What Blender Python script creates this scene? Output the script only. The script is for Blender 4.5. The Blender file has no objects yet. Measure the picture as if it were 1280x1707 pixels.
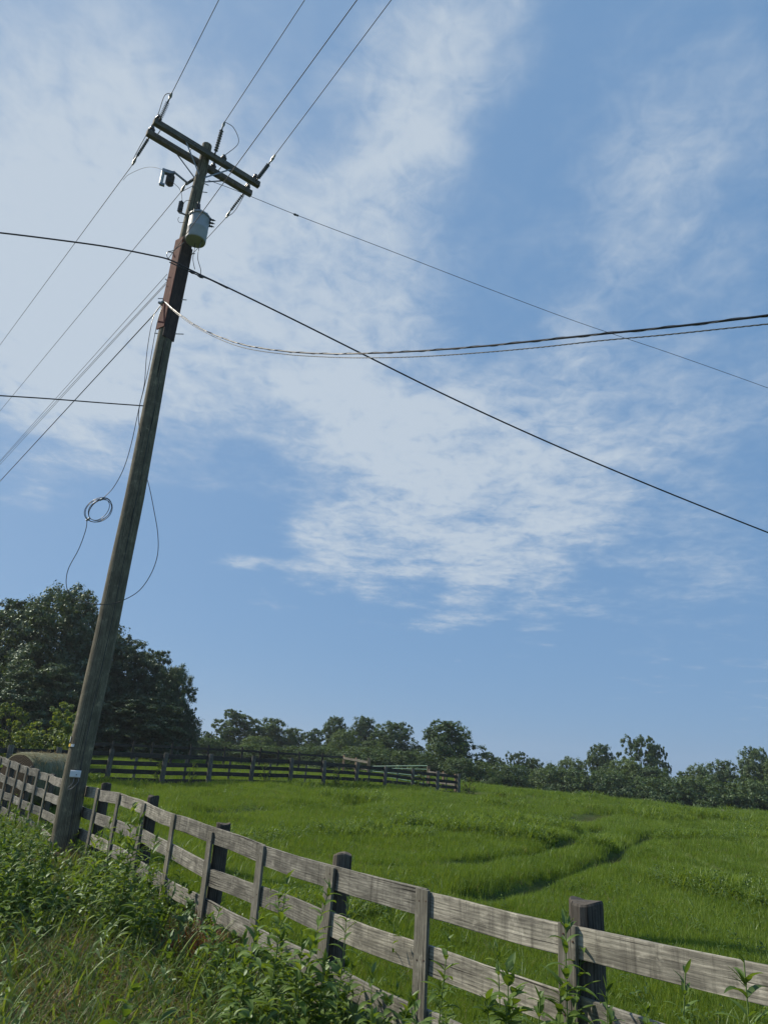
import bpy, math, random
import numpy as np
from mathutils import Vector, Matrix

R = math.radians
SC = bpy.context.scene
COL = SC.collection
random.seed(7)
RNG = np.random.default_rng(11)

# ------------------------------------------------------------------ camera, sky, sun, exposure
CZ = 1.95                      # eye height above the road verge
FPX, PITCH, ROLL = 1180.0, R(20.0), R(4.0)
_fw = np.array([0, math.cos(PITCH), math.sin(PITCH)])
_rt0 = np.array([1.0, 0, 0]); _up0 = np.cross(_rt0, _fw)
_rt = _rt0 * math.cos(ROLL) + _up0 * math.sin(ROLL)
_up = -_rt0 * math.sin(ROLL) + _up0 * math.cos(ROLL)

def raydir(u, v):
    return _fw + _rt * (u - 640) / FPX - _up * (v - 853.5) / FPX

def at(u, v, y):
    """the world point seen at pixel (u, v) of the photograph at y metres ahead"""
    d = raydir(u, v)
    d = d / d[1] * y
    return Vector((d[0], d[1], d[2] + CZ))

cam = bpy.data.cameras.new('camera')
camo = bpy.data.objects.new('camera', cam)
COL.objects.link(camo)
camo.matrix_world = Matrix(((_rt[0], _up[0], -_fw[0], 0), (_rt[1], _up[1], -_fw[1], 0), (_rt[2], _up[2], -_fw[2], CZ), (0, 0, 0, 1)))
cam.sensor_fit = 'VERTICAL'; cam.sensor_height = 36.0
cam.lens = 36.0 * FPX / 1707.0
cam.clip_start = 0.05; cam.clip_end = 5000
SC.camera = camo

SUN_AZ, SUN_EL = R(-69), R(42)          # azimuth from +Y towards +X
sdir = Vector((math.sin(SUN_AZ) * math.cos(SUN_EL), math.cos(SUN_AZ) * math.cos(SUN_EL), math.sin(SUN_EL)))
sl = bpy.data.lights.new('sun', 'SUN'); sl.energy = 5.0; sl.angle = R(0.6); sl.color = (1.0, 0.91, 0.76)
so = bpy.data.objects.new('sun', sl); COL.objects.link(so)
so.rotation_euler = sdir.to_track_quat('Z', 'Y').to_euler()
SC.view_settings.view_transform = 'Standard'
SC.view_settings.look = 'None'
SC.view_settings.exposure = 0.08
SC.view_settings.gamma = 1.0
SC.cycles.max_bounces = 6
SC.cycles.diffuse_bounces = 2
SC.cycles.transparent_max_bounces = 8

world = bpy.data.worlds.new('World'); SC.world = world
world.use_nodes = True

def N(nt, typ, **kw):
    n = nt.nodes.new(typ)
    for k, v in kw.items():
        if k.startswith('i_'):
            n.inputs[k[2:].replace('_', ' ')].default_value = v
        else:
            setattr(n, k, v)
    return n

def mth(nt, op, a, b=None, c=None, clamp=False):
    n = nt.nodes.new('ShaderNodeMath'); n.operation = op; n.use_clamp = clamp
    for i, x in enumerate((a, b, c)):
        if x is None: continue
        if isinstance(x, (int, float)): n.inputs[i].default_value = x
        else: nt.links.new(x, n.inputs[i])
    return n.outputs[0]

def mixc(nt, fac, a, b, blend='MIX'):
    n = nt.nodes.new('ShaderNodeMix'); n.data_type = 'RGBA'; n.blend_type = blend
    for i, x in ((0, fac), (6, a), (7, b)):
        if isinstance(x, (int, float)): n.inputs[i].default_value = x
        elif isinstance(x, tuple): n.inputs[i].default_value = (*x, 1) if len(x) == 3 else x
        else: nt.links.new(x, n.inputs[i])
    return n.outputs[2]

def build_world():
    nt = world.node_tree; nt.nodes.clear(); L = nt.links.new
    out = N(nt, 'ShaderNodeOutputWorld'); bg = N(nt, 'ShaderNodeBackground')
    bg.inputs[1].default_value = 0.098
    sky = N(nt, 'ShaderNodeTexSky', sky_type='NISHITA', sun_disc=False, sun_elevation=SUN_EL, sun_rotation=SUN_AZ,
            altitude=300, air_density=1.0, dust_density=0.4, ozone_density=1.0)
    tc = N(nt, 'ShaderNodeTexCoord')
    sep = N(nt, 'ShaderNodeSeparateXYZ'); L(tc.outputs['Generated'], sep.inputs[0])
    # high cloud sheet: the direction is carried to a level plane, so ripples shrink towards the horizon
    zz = mth(nt, 'MAXIMUM', mth(nt, 'ADD', sep.outputs[2], 0.06), 0.03)
    cx = N(nt, 'ShaderNodeCombineXYZ')
    L(mth(nt, 'DIVIDE', sep.outputs[0], zz), cx.inputs[0]); L(mth(nt, 'DIVIDE', sep.outputs[1], zz), cx.inputs[1])
    def noise(scale, detail, rough, dist=0.0, rot=0.0, sx=1.0, sy=1.0):
        mp = N(nt, 'ShaderNodeMapping'); mp.inputs['Rotation'].default_value = (0, 0, rot); mp.inputs['Scale'].default_value = (sx, sy, 1)
        L(cx.outputs[0], mp.inputs[0])
        n = N(nt, 'ShaderNodeTexNoise'); n.inputs['Scale'].default_value = scale; n.inputs['Detail'].default_value = detail
        n.inputs['Roughness'].default_value = rough; n.inputs['Distortion'].default_value = dist
        L(mp.outputs[0], n.inputs['Vector']); return n.outputs['Fac']
    big = noise(1.8, 5, 0.55, 0.4, R(25), 1.0, 1.3)
    fine = noise(17.0, 6, 0.60, 0.5, R(-25), 1.15, 1.0)
    wisp = noise(5.0, 8, 0.60, 0.9, R(35), 1.0, 1.35)
    # where the broad cloud banks hang: (u, v, radius px, weight)
    blobs = [(1060, 300, 200, .26), (1180, 140, 220, .28), (940, 480, 150, .22), (800, -20, 120, .45), (745, 70, 130, .55), (690, 160, 130, .50), (640, 250, 150, .45), (580, 330, 170, .40), (420, 130, 240, .30), (120, 330, 300, .75), (60, 180, 220, .40), (330, 420, 240, .55), (480, 430, 220, .40),
             (230, 560, 240, .75), (60, 560, 220, .75), (40, 640, 90, .4), (560, 560, 200, .40), (720, 430, 150, .38), (480, 690, 150, .50), (620, 660, 170, .55), (700, 750, 200, .70), (870, 745, 180, .68), (640, 860, 160, .66),
             (820, 890, 150, .66), (900, 985, 80, .46), (760, 978, 80, .46), (430, 930, 70, .75), (530, 912, 100, .62), (990, 850, 150, .52), (1080, 720, 150, .32), (1060, 560, 220, .16), (960, 640, 120, .3),
             (1170, 430, 190, .32), (1180, 800, 160, .30), (1150, 980, 110, .36), (1270, 940, 100, .28), (1090, 1110, 50, .34), (745, 1138, 36, .3), (1275, 1130, 50, .34), (330, 740, 110, .40), (1040, 960, 60, .25), (1150, 640, 110, .14)]
    acc = None
    warp = N(nt, 'ShaderNodeVectorMath', operation='SCALE')
    wn = N(nt, 'ShaderNodeTexNoise'); wn.inputs['Scale'].default_value = 2.6; wn.inputs['Detail'].default_value = 5
    L(cx.outputs[0], wn.inputs['Vector'])
    ws = N(nt, 'ShaderNodeVectorMath', operation='SUBTRACT'); L(wn.outputs['Color'], ws.inputs[0]); ws.inputs[1].default_value = (.5, .5, .5)
    L(ws.outputs[0], warp.inputs[0]); warp.inputs['Scale'].default_value = 0.28
    wa = N(nt, 'ShaderNodeVectorMath', operation='ADD'); L(tc.outputs['Generated'], wa.inputs[0]); L(warp.outputs[0], wa.inputs[1])
    for (u, v, rad, w) in blobs:
        d = raydir(u, v); d = d / np.linalg.norm(d)
        ds = N(nt, 'ShaderNodeVectorMath', operation='DISTANCE'); L(wa.outputs[0], ds.inputs[0]); ds.inputs[1].default_value = tuple(d)
        mr = N(nt, 'ShaderNodeMapRange', interpolation_type='SMOOTHSTEP')
        L(ds.outputs['Value'], mr.inputs['Value'])
        mr.inputs['From Min'].default_value = rad / FPX * 1.25; mr.inputs['From Max'].default_value = 0.0
        mr.inputs['To Min'].default_value = 0.0; mr.inputs['To Max'].default_value = w
        acc = mr.outputs[0] if acc is None else mth(nt, 'ADD', acc, mr.outputs[0])
    cov = mth(nt, 'MULTIPLY', acc, mth(nt, 'ADD', mth(nt, 'MULTIPLY', big, 0.9), 0.45))
    tex = mth(nt, 'ADD', mth(nt, 'MULTIPLY', fine, 0.62), mth(nt, 'MULTIPLY', wisp, 0.68))      # about 0.65 on average
    dens = mth(nt, 'ADD', cov, mth(nt, 'MULTIPLY', mth(nt, 'SUBTRACT', tex, 0.64), mth(nt, 'ADD', 0.30, mth(nt, 'MULTIPLY', cov, 1.9))))
    mr = N(nt, 'ShaderNodeMapRange', interpolation_type='SMOOTHSTEP'); L(dens, mr.inputs['Value'])
    mr.inputs['From Min'].default_value = 0.05; mr.inputs['From Max'].default_value = 1.2; mr.inputs['To Max'].default_value = 0.92
    hz = N(nt, 'ShaderNodeMapRange'); L(sep.outputs[2], hz.inputs['Value'])
    hz.inputs['From Min'].default_value = 0.02; hz.inputs['From Max'].default_value = 0.12
    alpha = mth(nt, 'MULTIPLY', mr.outputs[0], hz.outputs[0])
    dp = N(nt, 'ShaderNodeVectorMath', operation='DOT_PRODUCT'); L(tc.outputs['Generated'], dp.inputs[0]); dp.inputs[1].default_value = tuple(sdir)
    aur = mth(nt, 'MULTIPLY', mth(nt, 'POWER', mth(nt, 'MAXIMUM', dp.outputs['Value'], 0.0), 4.0), 0.42)      # bright veil round the sun

    base = mixc(nt, 0.82, sky.outputs[0], (1.62, 3.20, 5.65))
    base = mixc(nt, aur, base, (5.0, 5.9, 6.9))
    col = mixc(nt, alpha, base, (5.2, 6.0, 6.9))
    L(col, bg.inputs[0]); L(bg.outputs[0], out.inputs[0])
build_world()

# ------------------------------------------------------------------ mesh helpers
class MB:
    """collects faces (with uv in metres) and links them as one mesh object"""
    def __init__(s): s.v = []; s.f = []; s.uv = []; s.mi = []
    def quad(s, pts, uvs, m=0):
        b = len(s.v); s.v += [tuple(p) for p in pts]; s.f.append(tuple(range(b, b + len(pts)))); s.uv += list(uvs); s.mi.append(m)
    def grid(s, rows, uvr, closed=False, m=0):
        """rows: list of rings of points, shared vertices"""
        b = len(s.v); n = len(rows[0])
        for r in rows: s.v += [tuple(p) for p in r]
        for i in range(len(rows) - 1):
            for j in range(n if closed else n - 1):
                k = (j + 1) % n
                s.f.append((b + i * n + j, b + i * n + k, b + (i + 1) * n + k, b + (i + 1) * n + j))
                u0, u1 = uvr[0][i], uvr[0][i + 1]; v0, v1 = uvr[1][j], uvr[1][j + 1]
                s.uv += [(u0, v0), (u0, v1), (u1, v1), (u1, v0)]; s.mi.append(m)
    def tube(s, pts, rad, n=8, cap=True, m=0, seed=0.0):
        pts = [Vector(p) for p in pts]
        if not isinstance(rad, (list, tuple)): rad = [rad] * len(pts)
        rows = []; prev = None; us = [seed]
        for i, p in enumerate(pts):
            t = (pts[min(i + 1, len(pts) - 1)] - pts[max(i - 1, 0)])
            t = t.normalized() if t.length > 1e-9 else Vector((0, 0, 1))
            if prev is None:
                a = t.orthogonal().normalized()
            else:
                a = (prev - t * prev.dot(t)).normalized()
            prev = a; b = t.cross(a)
            rows.append([p + (a * math.cos(2 * math.pi * j / n) + b * math.sin(2 * math.pi * j / n)) * rad[i] for j in range(n)])
            if i: us.append(us[-1] + (p - pts[i - 1]).length)
        r0 = max(rad)
        s.grid(rows, (us, [seed + 2 * math.pi * r0 * j / n for j in range(n + 1)]), closed=True, m=m)
        if cap:
            for row, c in ((rows[0], True), (rows[-1], False)):
                rr = list(reversed(row)) if c else row
                cc = sum((Vector(q) for q in rr), Vector()) / n
                s.quad(rr, [((Vector(q) - cc).x + seed, (Vector(q) - cc).y + (Vector(q) - cc).z) for q in rr], m)
    def lathe(s, base, axis, prof, n=16, m=0):
        """prof: (distance along axis, radius)"""
        axis = Vector(axis).normalized(); base = Vector(base)
        pts = [base + axis * a for a, _ in prof]
        a = axis.orthogonal().normalized(); b = axis.cross(a)
        rows = [[p + (a * math.cos(2 * math.pi * j / n) + b * math.sin(2 * math.pi * j / n)) * max(r, 1e-4) for j in range(n)] for p, (_, r) in zip(pts, prof)]
        us = [0]
        for i in range(1, len(prof)): us.append(us[-1] + math.hypot(prof[i][0] - prof[i - 1][0], prof[i][1] - prof[i - 1][1]))
        s.grid(rows, (us, [2 * math.pi * .2 * j / n for j in range(n + 1)]), closed=True, m=m)
    def board(s, p0, p1, side, h, t, seg=1, wob=0.0, seed=0.0, bev=0.004, hs=None, m=0):
        """a plank from p0 to p1 (centre line), 'side' = thickness direction, h across, t thick; bevelled section"""
        p0 = Vector(p0); p1 = Vector(p1); d = (p1 - p0).normalized(); side = Vector(side); side = (side - d * side.dot(d)).normalized()
        up = side.cross(d).normalized()
        if abs(up.z) > .3 and up.z < 0: up = -up
        L = (p1 - p0).length; rows = []; us = []
        rr = random.Random(int(seed * 1000) + 5)
        ph = rr.uniform(0, 6); a2 = rr.uniform(.6, 1.4)
        for i in range(seg + 1):
            q = i / seg; c = p0.lerp(p1, q)
            w = wob * (math.sin(q * 5 * a2 + ph) + .5 * math.sin(q * 11 + ph * 2)); w2 = wob * .6 * math.sin(q * 4 + ph * 3)
            c = c + up * w + side * w2
            hh = h * (1 + (wob * 1.2) * math.sin(q * 17 + ph)); b = bev
            y, z = hh / 2, t / 2
            sec = [(y, z - b), (y - b, z), (-y + b, z), (-y, z - b), (-y, -z + b), (-y + b, -z), (y - b, -z), (y, -z + b)]
            e = [rr.uniform(-1, 1) * wob * .25 for _ in range(8)]
            rows.append([c + up * (a + e[k]) + side * (bb) for k, (a, bb) in enumerate(sec)]); us.append(seed * 7.3 + q * L)
        vs = [seed * 3.1 + x for x in (0, b, h - b, h, h + t, h + t + b, 2 * h + t - b, 2 * h + t, 2 * h + 2 * t)]
        s.grid(rows, (us, vs), closed=True, m=m)
        for row, fl in ((rows[0], True), (rows[-1], False)):
            q = list(reversed(row)) if fl else row
            s.quad(q, [(seed + k * .01, seed + .02 * k) for k in range(8)], m)
    def box(s, c, ax, ay, az, m=0, seed=0.0):
        """box at centre c with half-extent vectors"""
        c = Vector(c); ax = Vector(ax); ay = Vector(ay); az = Vector(az)
        for (n_, a, b) in ((ax, ay, az), (ay, az, ax), (az, ax, ay)):
            for sg in (1, -1):
                q = [c + n_ * sg + a * i * sg + b * j for i, j in ((-1, -1), (1, -1), (1, 1), (-1, 1))]
                la, lb = a.length, b.length
                s.quad(q, [(seed + i * la, seed + j * lb) for i, j in ((-1, -1), (1, -1), (1, 1), (-1, 1))], m)
    def build(s, name, mat, parent=None, smooth=False, loc=None):
        me = bpy.data.meshes.new(name)
        vv = s.v
        if loc is not None:
            loc = Vector(loc); vv = [(a - loc.x, b - loc.y, c - loc.z) for a, b, c in vv]
        me.from_pydata(vv, [], s.f)
        if s.uv:
            ul = me.uv_layers.new(name='UVMap'); ul.data.foreach_set('uv', np.array(s.uv, 'f').ravel())
        for mt in (mat if isinstance(mat, (list, tuple)) else [mat]): me.materials.append(mt)
        if s.mi and max(s.mi) > 0: me.polygons.foreach_set('material_index', s.mi)
        if smooth: me.polygons.foreach_set('use_smooth', [True] * len(me.polygons))
        me.update()
        o = bpy.data.objects.new(name, me); COL.objects.link(o)
        if loc is not None: o.location = loc
        if parent is not None:
            o.parent = parent; o.location = (Vector(loc) if loc is not None else Vector()) - parent.location
        return o

def tag(o, label, cat, group=None, kind=None):
    if label: o['label'] = label
    if cat: o['category'] = cat
    if group: o['group'] = group
    if kind: o['kind'] = kind
    return o

def thing(name, loc, label, cat, group=None):
    o = bpy.data.objects.new(name, None); COL.objects.link(o); o.location = loc; o.empty_display_size = .1
    return tag(o, label, cat, group)

def mesh_np(name, V, F, mats, uv=None, mi=None):
    """F: (n,4) or (n,3) array"""
    me = bpy.data.meshes.new(name)
    k = F.shape[1]; me.vertices.add(len(V)); me.vertices.foreach_set('co', V.astype('f').ravel())
    me.loops.add(F.size); me.loops.foreach_set('vertex_index', F.astype('i').ravel())
    me.polygons.add(len(F)); me.polygons.foreach_set('loop_start', np.arange(0, F.size, k, dtype='i')); me.polygons.foreach_set('loop_total', np.full(len(F), k, 'i'))
    if uv is not None:
        ul = me.uv_layers.new(name='UVMap'); ul.data.foreach_set('uv', uv.astype('f').ravel())
    for mt in (mats if isinstance(mats, (list, tuple)) else [mats]): me.materials.append(mt)
    if mi is not None: me.polygons.foreach_set('material_index', mi.astype('i'))
    me.update(calc_edges=True); me.validate(); return me

# ------------------------------------------------------------------ materials
def newmat(name):
    m = bpy.data.materials.new(name); m.use_nodes = True; nt = m.node_tree; nt.nodes.clear()
    return m, nt, N(nt, 'ShaderNodeOutputMaterial')

def ramp(nt, fac, stops):
    r = N(nt, 'ShaderNodeValToRGB'); cr = r.color_ramp
    while len(cr.elements) < len(stops): cr.elements.new(.5)
    for e, (p, c) in zip(cr.elements, stops): e.position = p; e.color = (*c, 1) if len(c) == 3 else c
    nt.links.new(fac, r.inputs[0]); return r.outputs[0]

def wood_mat(name, pale, mid, dark, along=1.6, across=26.0, stain=.5, bump=.35, rough=.85, checks=14.0, drips=0.0):
    m, nt, out = newmat(name); L = nt.links.new
    p = N(nt, 'ShaderNodeBsdfPrincipled'); p.inputs['Roughness'].default_value = rough; p.inputs['Specular IOR Level'].default_value = .25
    tc = N(nt, 'ShaderNodeTexCoord')
    def nz(sx, sy, sc, det, ro=.6, dist=0.0):
        mp = N(nt, 'ShaderNodeMapping'); mp.inputs['Scale'].default_value = (sx, sy, 1); L(tc.outputs['UV'], mp.inputs[0])
        n = N(nt, 'ShaderNodeTexNoise'); n.inputs['Scale'].default_value = sc; n.inputs['Detail'].default_value = det
        n.inputs['Roughness'].default_value = ro; n.inputs['Distortion'].default_value = dist
        L(mp.outputs[0], n.inputs['Vector']); return n.outputs['Fac']
    grain = nz(along, across, 3.0, 6, .7, .6)
    crack = nz(along * .6, across * 2.2, 3.0, 4, .6, .3)
    patch = nz(1, 2.2, 2.3, 5, .65, .8)
    blot = nz(1, 1, 6.0, 4, .7, .2)
    wv = N(nt, 'ShaderNodeTexWave', wave_type='BANDS', bands_direction='Y'); mp = N(nt, 'ShaderNodeMapping'); mp.inputs['Scale'].default_value = (.9, 9, 1)
    L(tc.outputs['UV'], mp.inputs[0]); L(mp.outputs[0], wv.inputs[0]); wv.inputs['Scale'].default_value = 1.6; wv.inputs['Distortion'].default_value = 9; wv.inputs['Detail'].default_value = 3; wv.inputs['Detail Scale'].default_value = .8
    g = mth(nt, 'ADD', mth(nt, 'MULTIPLY', grain, .62), mth(nt, 'ADD', mth(nt, 'MULTIPLY', wv.outputs['Fac'], .12), mth(nt, 'MULTIPLY', blot, .26)))
    c = ramp(nt, g, [(.28, dark), (.46, mid), (.66, pale)])
    c2 = mixc(nt, mth(nt, 'MULTIPLY', ramp(nt, patch, [(.42, (0, 0, 0)), (.62, (1, 1, 1))]), stain), c, tuple(x * .45 for x in mid))
    c3 = mixc(nt, ramp(nt, crack, [(.30, (.85, .85, .85)), (.37, (0, 0, 0))]), c2, tuple(x * .35 for x in dark))
    c4 = mixc(nt, mth(nt, 'MULTIPLY', ramp(nt, blot, [(.60, (0, 0, 0)), (.70, (1, 1, 1))]), .35), c3, tuple(min(1, x * 1.5) for x in pale))
    drip = nz(11, .9, 1.6, 5, .7, .3)
    c4 = mixc(nt, ramp(nt, drip, [(.50, (0, 0, 0)), (.68, (drips, drips, drips))]), c4, tuple(x * .55 for x in dark))
    chk = nz(.22, checks, 3.0, 3, .5, .2)
    c4 = mixc(nt, ramp(nt, chk, [(.335, (.9, .9, .9)), (.36, (0, 0, 0))]), c4, tuple(x * .3 for x in dark))
    oi = N(nt, 'ShaderNodeObjectInfo')
    c4 = mixc(nt, 1.0, c4, ramp(nt, oi.outputs['Random'], [(0, (.72, .71, .68)), (.5, (.95, .95, .95)), (1, (1.18, 1.15, 1.08))]), 'MULTIPLY')
    L(c4, p.inputs['Base Color'])
    b = N(nt, 'ShaderNodeBump'); b.inputs['Strength'].default_value = bump; b.inputs['Distance'].default_value = .01
    L(mth(nt, 'ADD', g, crack), b.inputs['Height']); L(b.outputs[0], p.inputs['Normal'])
    L(p.outputs[0], out.inputs[0]); return m

def plain(name, col, rough=.6, metal=0.0, var=.25, scale=20, spec=.4, bump=.1):
    m, nt, out = newmat(name); L = nt.links.new
    p = N(nt, 'ShaderNodeBsdfPrincipled'); p.inputs['Roughness'].default_value = rough; p.inputs['Metallic'].default_value = metal; p.inputs['Specular IOR Level'].default_value = spec
    tc = N(nt, 'ShaderNodeTexCoord'); n = N(nt, 'ShaderNodeTexNoise'); n.inputs['Scale'].default_value = scale; n.inputs['Detail'].default_value = 5
    L(tc.outputs['Object'], n.inputs['Vector'])
    c = ramp(nt, n.outputs['Fac'], [(.3, tuple(x * (1 - var) for x in col)), (.7, tuple(min(1, x * (1 + var)) for x in col))])
    L(c, p.inputs['Base Color'])
    b = N(nt, 'ShaderNodeBump'); b.inputs['Strength'].default_value = bump; b.inputs['Distance'].default_value = .005
    L(n.outputs['Fac'], b.inputs['Height']); L(b.outputs[0], p.inputs['Normal'])
    L(p.outputs[0], out.inputs[0]); return m

def leaf_mat(name, cols, trans=.35, gloss=.08, rough=.45, per='island', posscale=.5):
    """cols: darker, mid, lighter"""
    m, nt, out = newmat(name); L = nt.links.new
    geo = N(nt, 'ShaderNodeNewGeometry'); oi = N(nt, 'ShaderNodeObjectInfo')
    n = N(nt, 'ShaderNodeTexNoise'); n.inputs['Scale'].default_value = posscale; n.inputs['Detail'].default_value = 3
    L(geo.outputs['Position'], n.inputs['Vector'])
    f = mth(nt, 'ADD', mth(nt, 'MULTIPLY', geo.outputs['Random Per Island'], .5), mth(nt, 'ADD', mth(nt, 'MULTIPLY', oi.outputs['Random'], .22), mth(nt, 'MULTIPLY', n.outputs['Fac'], .5)))
    c = ramp(nt, mth(nt, 'MULTIPLY', f, .82), [(.18, cols[0]), (.5, cols[1]), (.82, cols[2])])
    d = N(nt, 'ShaderNodeBsdfDiffuse'); t = N(nt, 'ShaderNodeBsdfTranslucent'); g = N(nt, 'ShaderNodeBsdfGlossy'); g.inputs['Roughness'].default_value = rough
    L(c, d.inputs[0]); L(mixc(nt, 1.0, c, (1.5, 1.35, .5), 'MULTIPLY'), t.inputs[0]); g.inputs[0].default_value = (.8, .9, .85, 1)
    m1 = N(nt, 'ShaderNodeMixShader'); m1.inputs[0].default_value = trans; L(d.outputs[0], m1.inputs[1]); L(t.outputs[0], m1.inputs[2])
    m2 = N(nt, 'ShaderNodeMixShader'); m2.inputs[0].default_value = gloss; L(m1.outputs[0], m2.inputs[1]); L(g.outputs[0], m2.inputs[2])
    L(m2.outputs[0], out.inputs[0]); return m

M = {}
M['fence_wood'] = wood_mat('weathered_grey_board', (.44, .42, .365), (.25, .238, .205), (.070, .065, .056), stain=.8, across=15.0, drips=.55)
M['batten_wood'] = wood_mat('weathered_grey_batten', (.30, .285, .24), (.16, .15, .122), (.05, .046, .038), stain=.5)
M['post_wood'] = wood_mat('dark_weathered_post', (.17, .15, .125), (.085, .074, .062), (.028, .025, .022), stain=.5)
M['pen_wood'] = wood_mat('dark_pen_board', (.078, .075, .068), (.042, .040, .037), (.017, .016, .015), stain=.5)  # darkest wood tone, for the pen rails and the back fence
M['pen_post'] = wood_mat('dark_pen_post', (.26, .25, .225), (.13, .125, .11), (.04, .038, .035), stain=.4)  # pen post tone, lighter than the rails
M['gate_post'] = wood_mat('warm_brown_post', (.42, .30, .20), (.27, .185, .12), (.09, .065, .05), stain=.35)
M['pale_board'] = wood_mat('pale_board', (.46, .41, .34), (.28, .25, .21), (.09, .08, .07), stain=.3)
M['pole_wood'] = wood_mat('treated_pole_wood', (.26, .24, .17), (.115, .105, .076), (.032, .030, .024), along=.6, across=20, stain=.45, bump=.8, checks=9.0)
M['arm_wood'] = wood_mat('crossarm_wood', (.20, .19, .17), (.11, .105, .095), (.04, .038, .036), stain=.4)
M['red_board'] = wood_mat('faded_red_board', (.25, .085, .065), (.17, .055, .042), (.07, .026, .022), stain=.3)
M['shaded_board'] = wood_mat('red_brown_board_shaded', (.085, .058, .052), (.045, .034, .032), (.018, .015, .015), stain=.3)  # dark brown, with the shade of the guard's right side put into the colour
M['galv'] = plain('galvanized_steel', (.28, .29, .30), .5, .6)
M['tank'] = plain('grey_painted_tank', (.36, .375, .38), .5, .0, .14, 4, .4)
M['porcelain'] = plain('brown_glazed_insulator', (.045, .04, .04), .25, 0, .2, 20, .6)
M['polymer'] = plain('grey_polymer', (.10, .11, .12), .5)
M['pale_polymer'] = plain('pale_polymer', (.55, .56, .56), .4)
M['wire'] = plain('dull_aluminium_wire', (.050, .050, .053), .75, .0)
M['black'] = plain('black_cable', (.025, .025, .027), .35, 0, .2, 20, .5)
M['silver'] = plain('bright_stranded_wire', (.22, .22, .225), .5, .2)
M['white'] = plain('white_plastic', (.72, .74, .75), .5, 0, .06)
M['yellow'] = plain('yellow_plastic', (.75, .50, .04), .5, 0, .08)
M['gate_green'] = plain('green_painted_tube', (.06, .20, .14), .4, 0, .15)
M['nail'] = plain('rusty_nail', (.06, .03, .02), .8)
M['stone'] = plain('pale_stone', (.19, .17, .12), .9)
M['bark'] = plain('grey_brown_bark', (.085, .072, .056), .95, 0, .4, 9, .2, .6)
M['leaf_oak'] = leaf_mat('dark_oak_foliage', ((.024, .046, .013), (.043, .076, .021), (.080, .122, .038)), .30, .07, .5, posscale=.35)
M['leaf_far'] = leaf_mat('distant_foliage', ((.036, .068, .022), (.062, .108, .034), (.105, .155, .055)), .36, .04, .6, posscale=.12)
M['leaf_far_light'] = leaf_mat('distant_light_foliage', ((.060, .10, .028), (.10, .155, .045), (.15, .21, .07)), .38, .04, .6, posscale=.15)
M['leaf_shrub'] = leaf_mat('yellow_green_shrub_foliage', ((.075, .12, .022), (.16, .22, .04), (.26, .31, .065)), .46, .05, .5, posscale=.8)  # the shrubs' own yellow-green leaf colour
M['leaf_weed'] = leaf_mat('weed_foliage', ((.055, .10, .018), (.11, .185, .030), (.19, .27, .055)), .42, .05, .5, posscale=1.5)
M['weed_stem'] = plain('green_stem', (.13, .19, .05), .6, 0, .2)
M['grass'] = leaf_mat('pasture_grass', ((.082, .148, .018), (.135, .22, .030), (.21, .285, .060)), .40, .02, .5, posscale=.45)
M['tall_grass'] = leaf_mat('verge_grass', ((.065, .11, .020), (.13, .20, .036), (.22, .29, .075)), .38, .045, .55, posscale=1.1)
M['thatch'] = leaf_mat('dry_grass', ((.12, .085, .045), (.20, .15, .08), (.32, .25, .14)), .25, .05, .6, posscale=1.3)
M['rust'] = leaf_mat('rusty_dead_grass', ((.12, .045, .018), (.19, .075, .03), (.27, .12, .05)), .2, .04, .6)

def ground_mat():
    m, nt, out = newmat('soil_under_grass'); L = nt.links.new
    p = N(nt, 'ShaderNodeBsdfPrincipled'); p.inputs['Roughness'].default_value = .95; p.inputs['Specular IOR Level'].default_value = .1
    g = N(nt, 'ShaderNodeNewGeometry')
    def nz(s, d):
        n = N(nt, 'ShaderNodeTexNoise'); n.inputs['Scale'].default_value = s; n.inputs['Detail'].default_value = d; L(g.outputs['Position'], n.inputs['Vector']); return n.outputs['Fac']
    soil = ramp(nt, nz(6, 6), [(.35, (.035, .022, .014)), (.65, (.10, .06, .035))])
    green = ramp(nt, nz(1.2, 6), [(.3, (.03, .060, .010)), (.55, (.056, .105, .018)), (.75, (.09, .14, .028))])
    at_ = N(nt, 'ShaderNodeAttribute', attribute_name='bare')
    k = mth(nt, 'ADD', at_.outputs['Fac'], mth(nt, 'MULTIPLY', mth(nt, 'SUBTRACT', nz(3, 5), .5), .5), clamp=True)
    L(mixc(nt, k, green, soil), p.inputs['Base Color'])
    b = N(nt, 'ShaderNodeBump'); b.inputs['Strength'].default_value = .8; b.inputs['Distance'].default_value = .04
    L(nz(22, 6), b.inputs['Height']); L(b.outputs[0], p.inputs['Normal'])
    L(p.outputs[0], out.inputs[0]); return m
M['ground'] = ground_mat()

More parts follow.
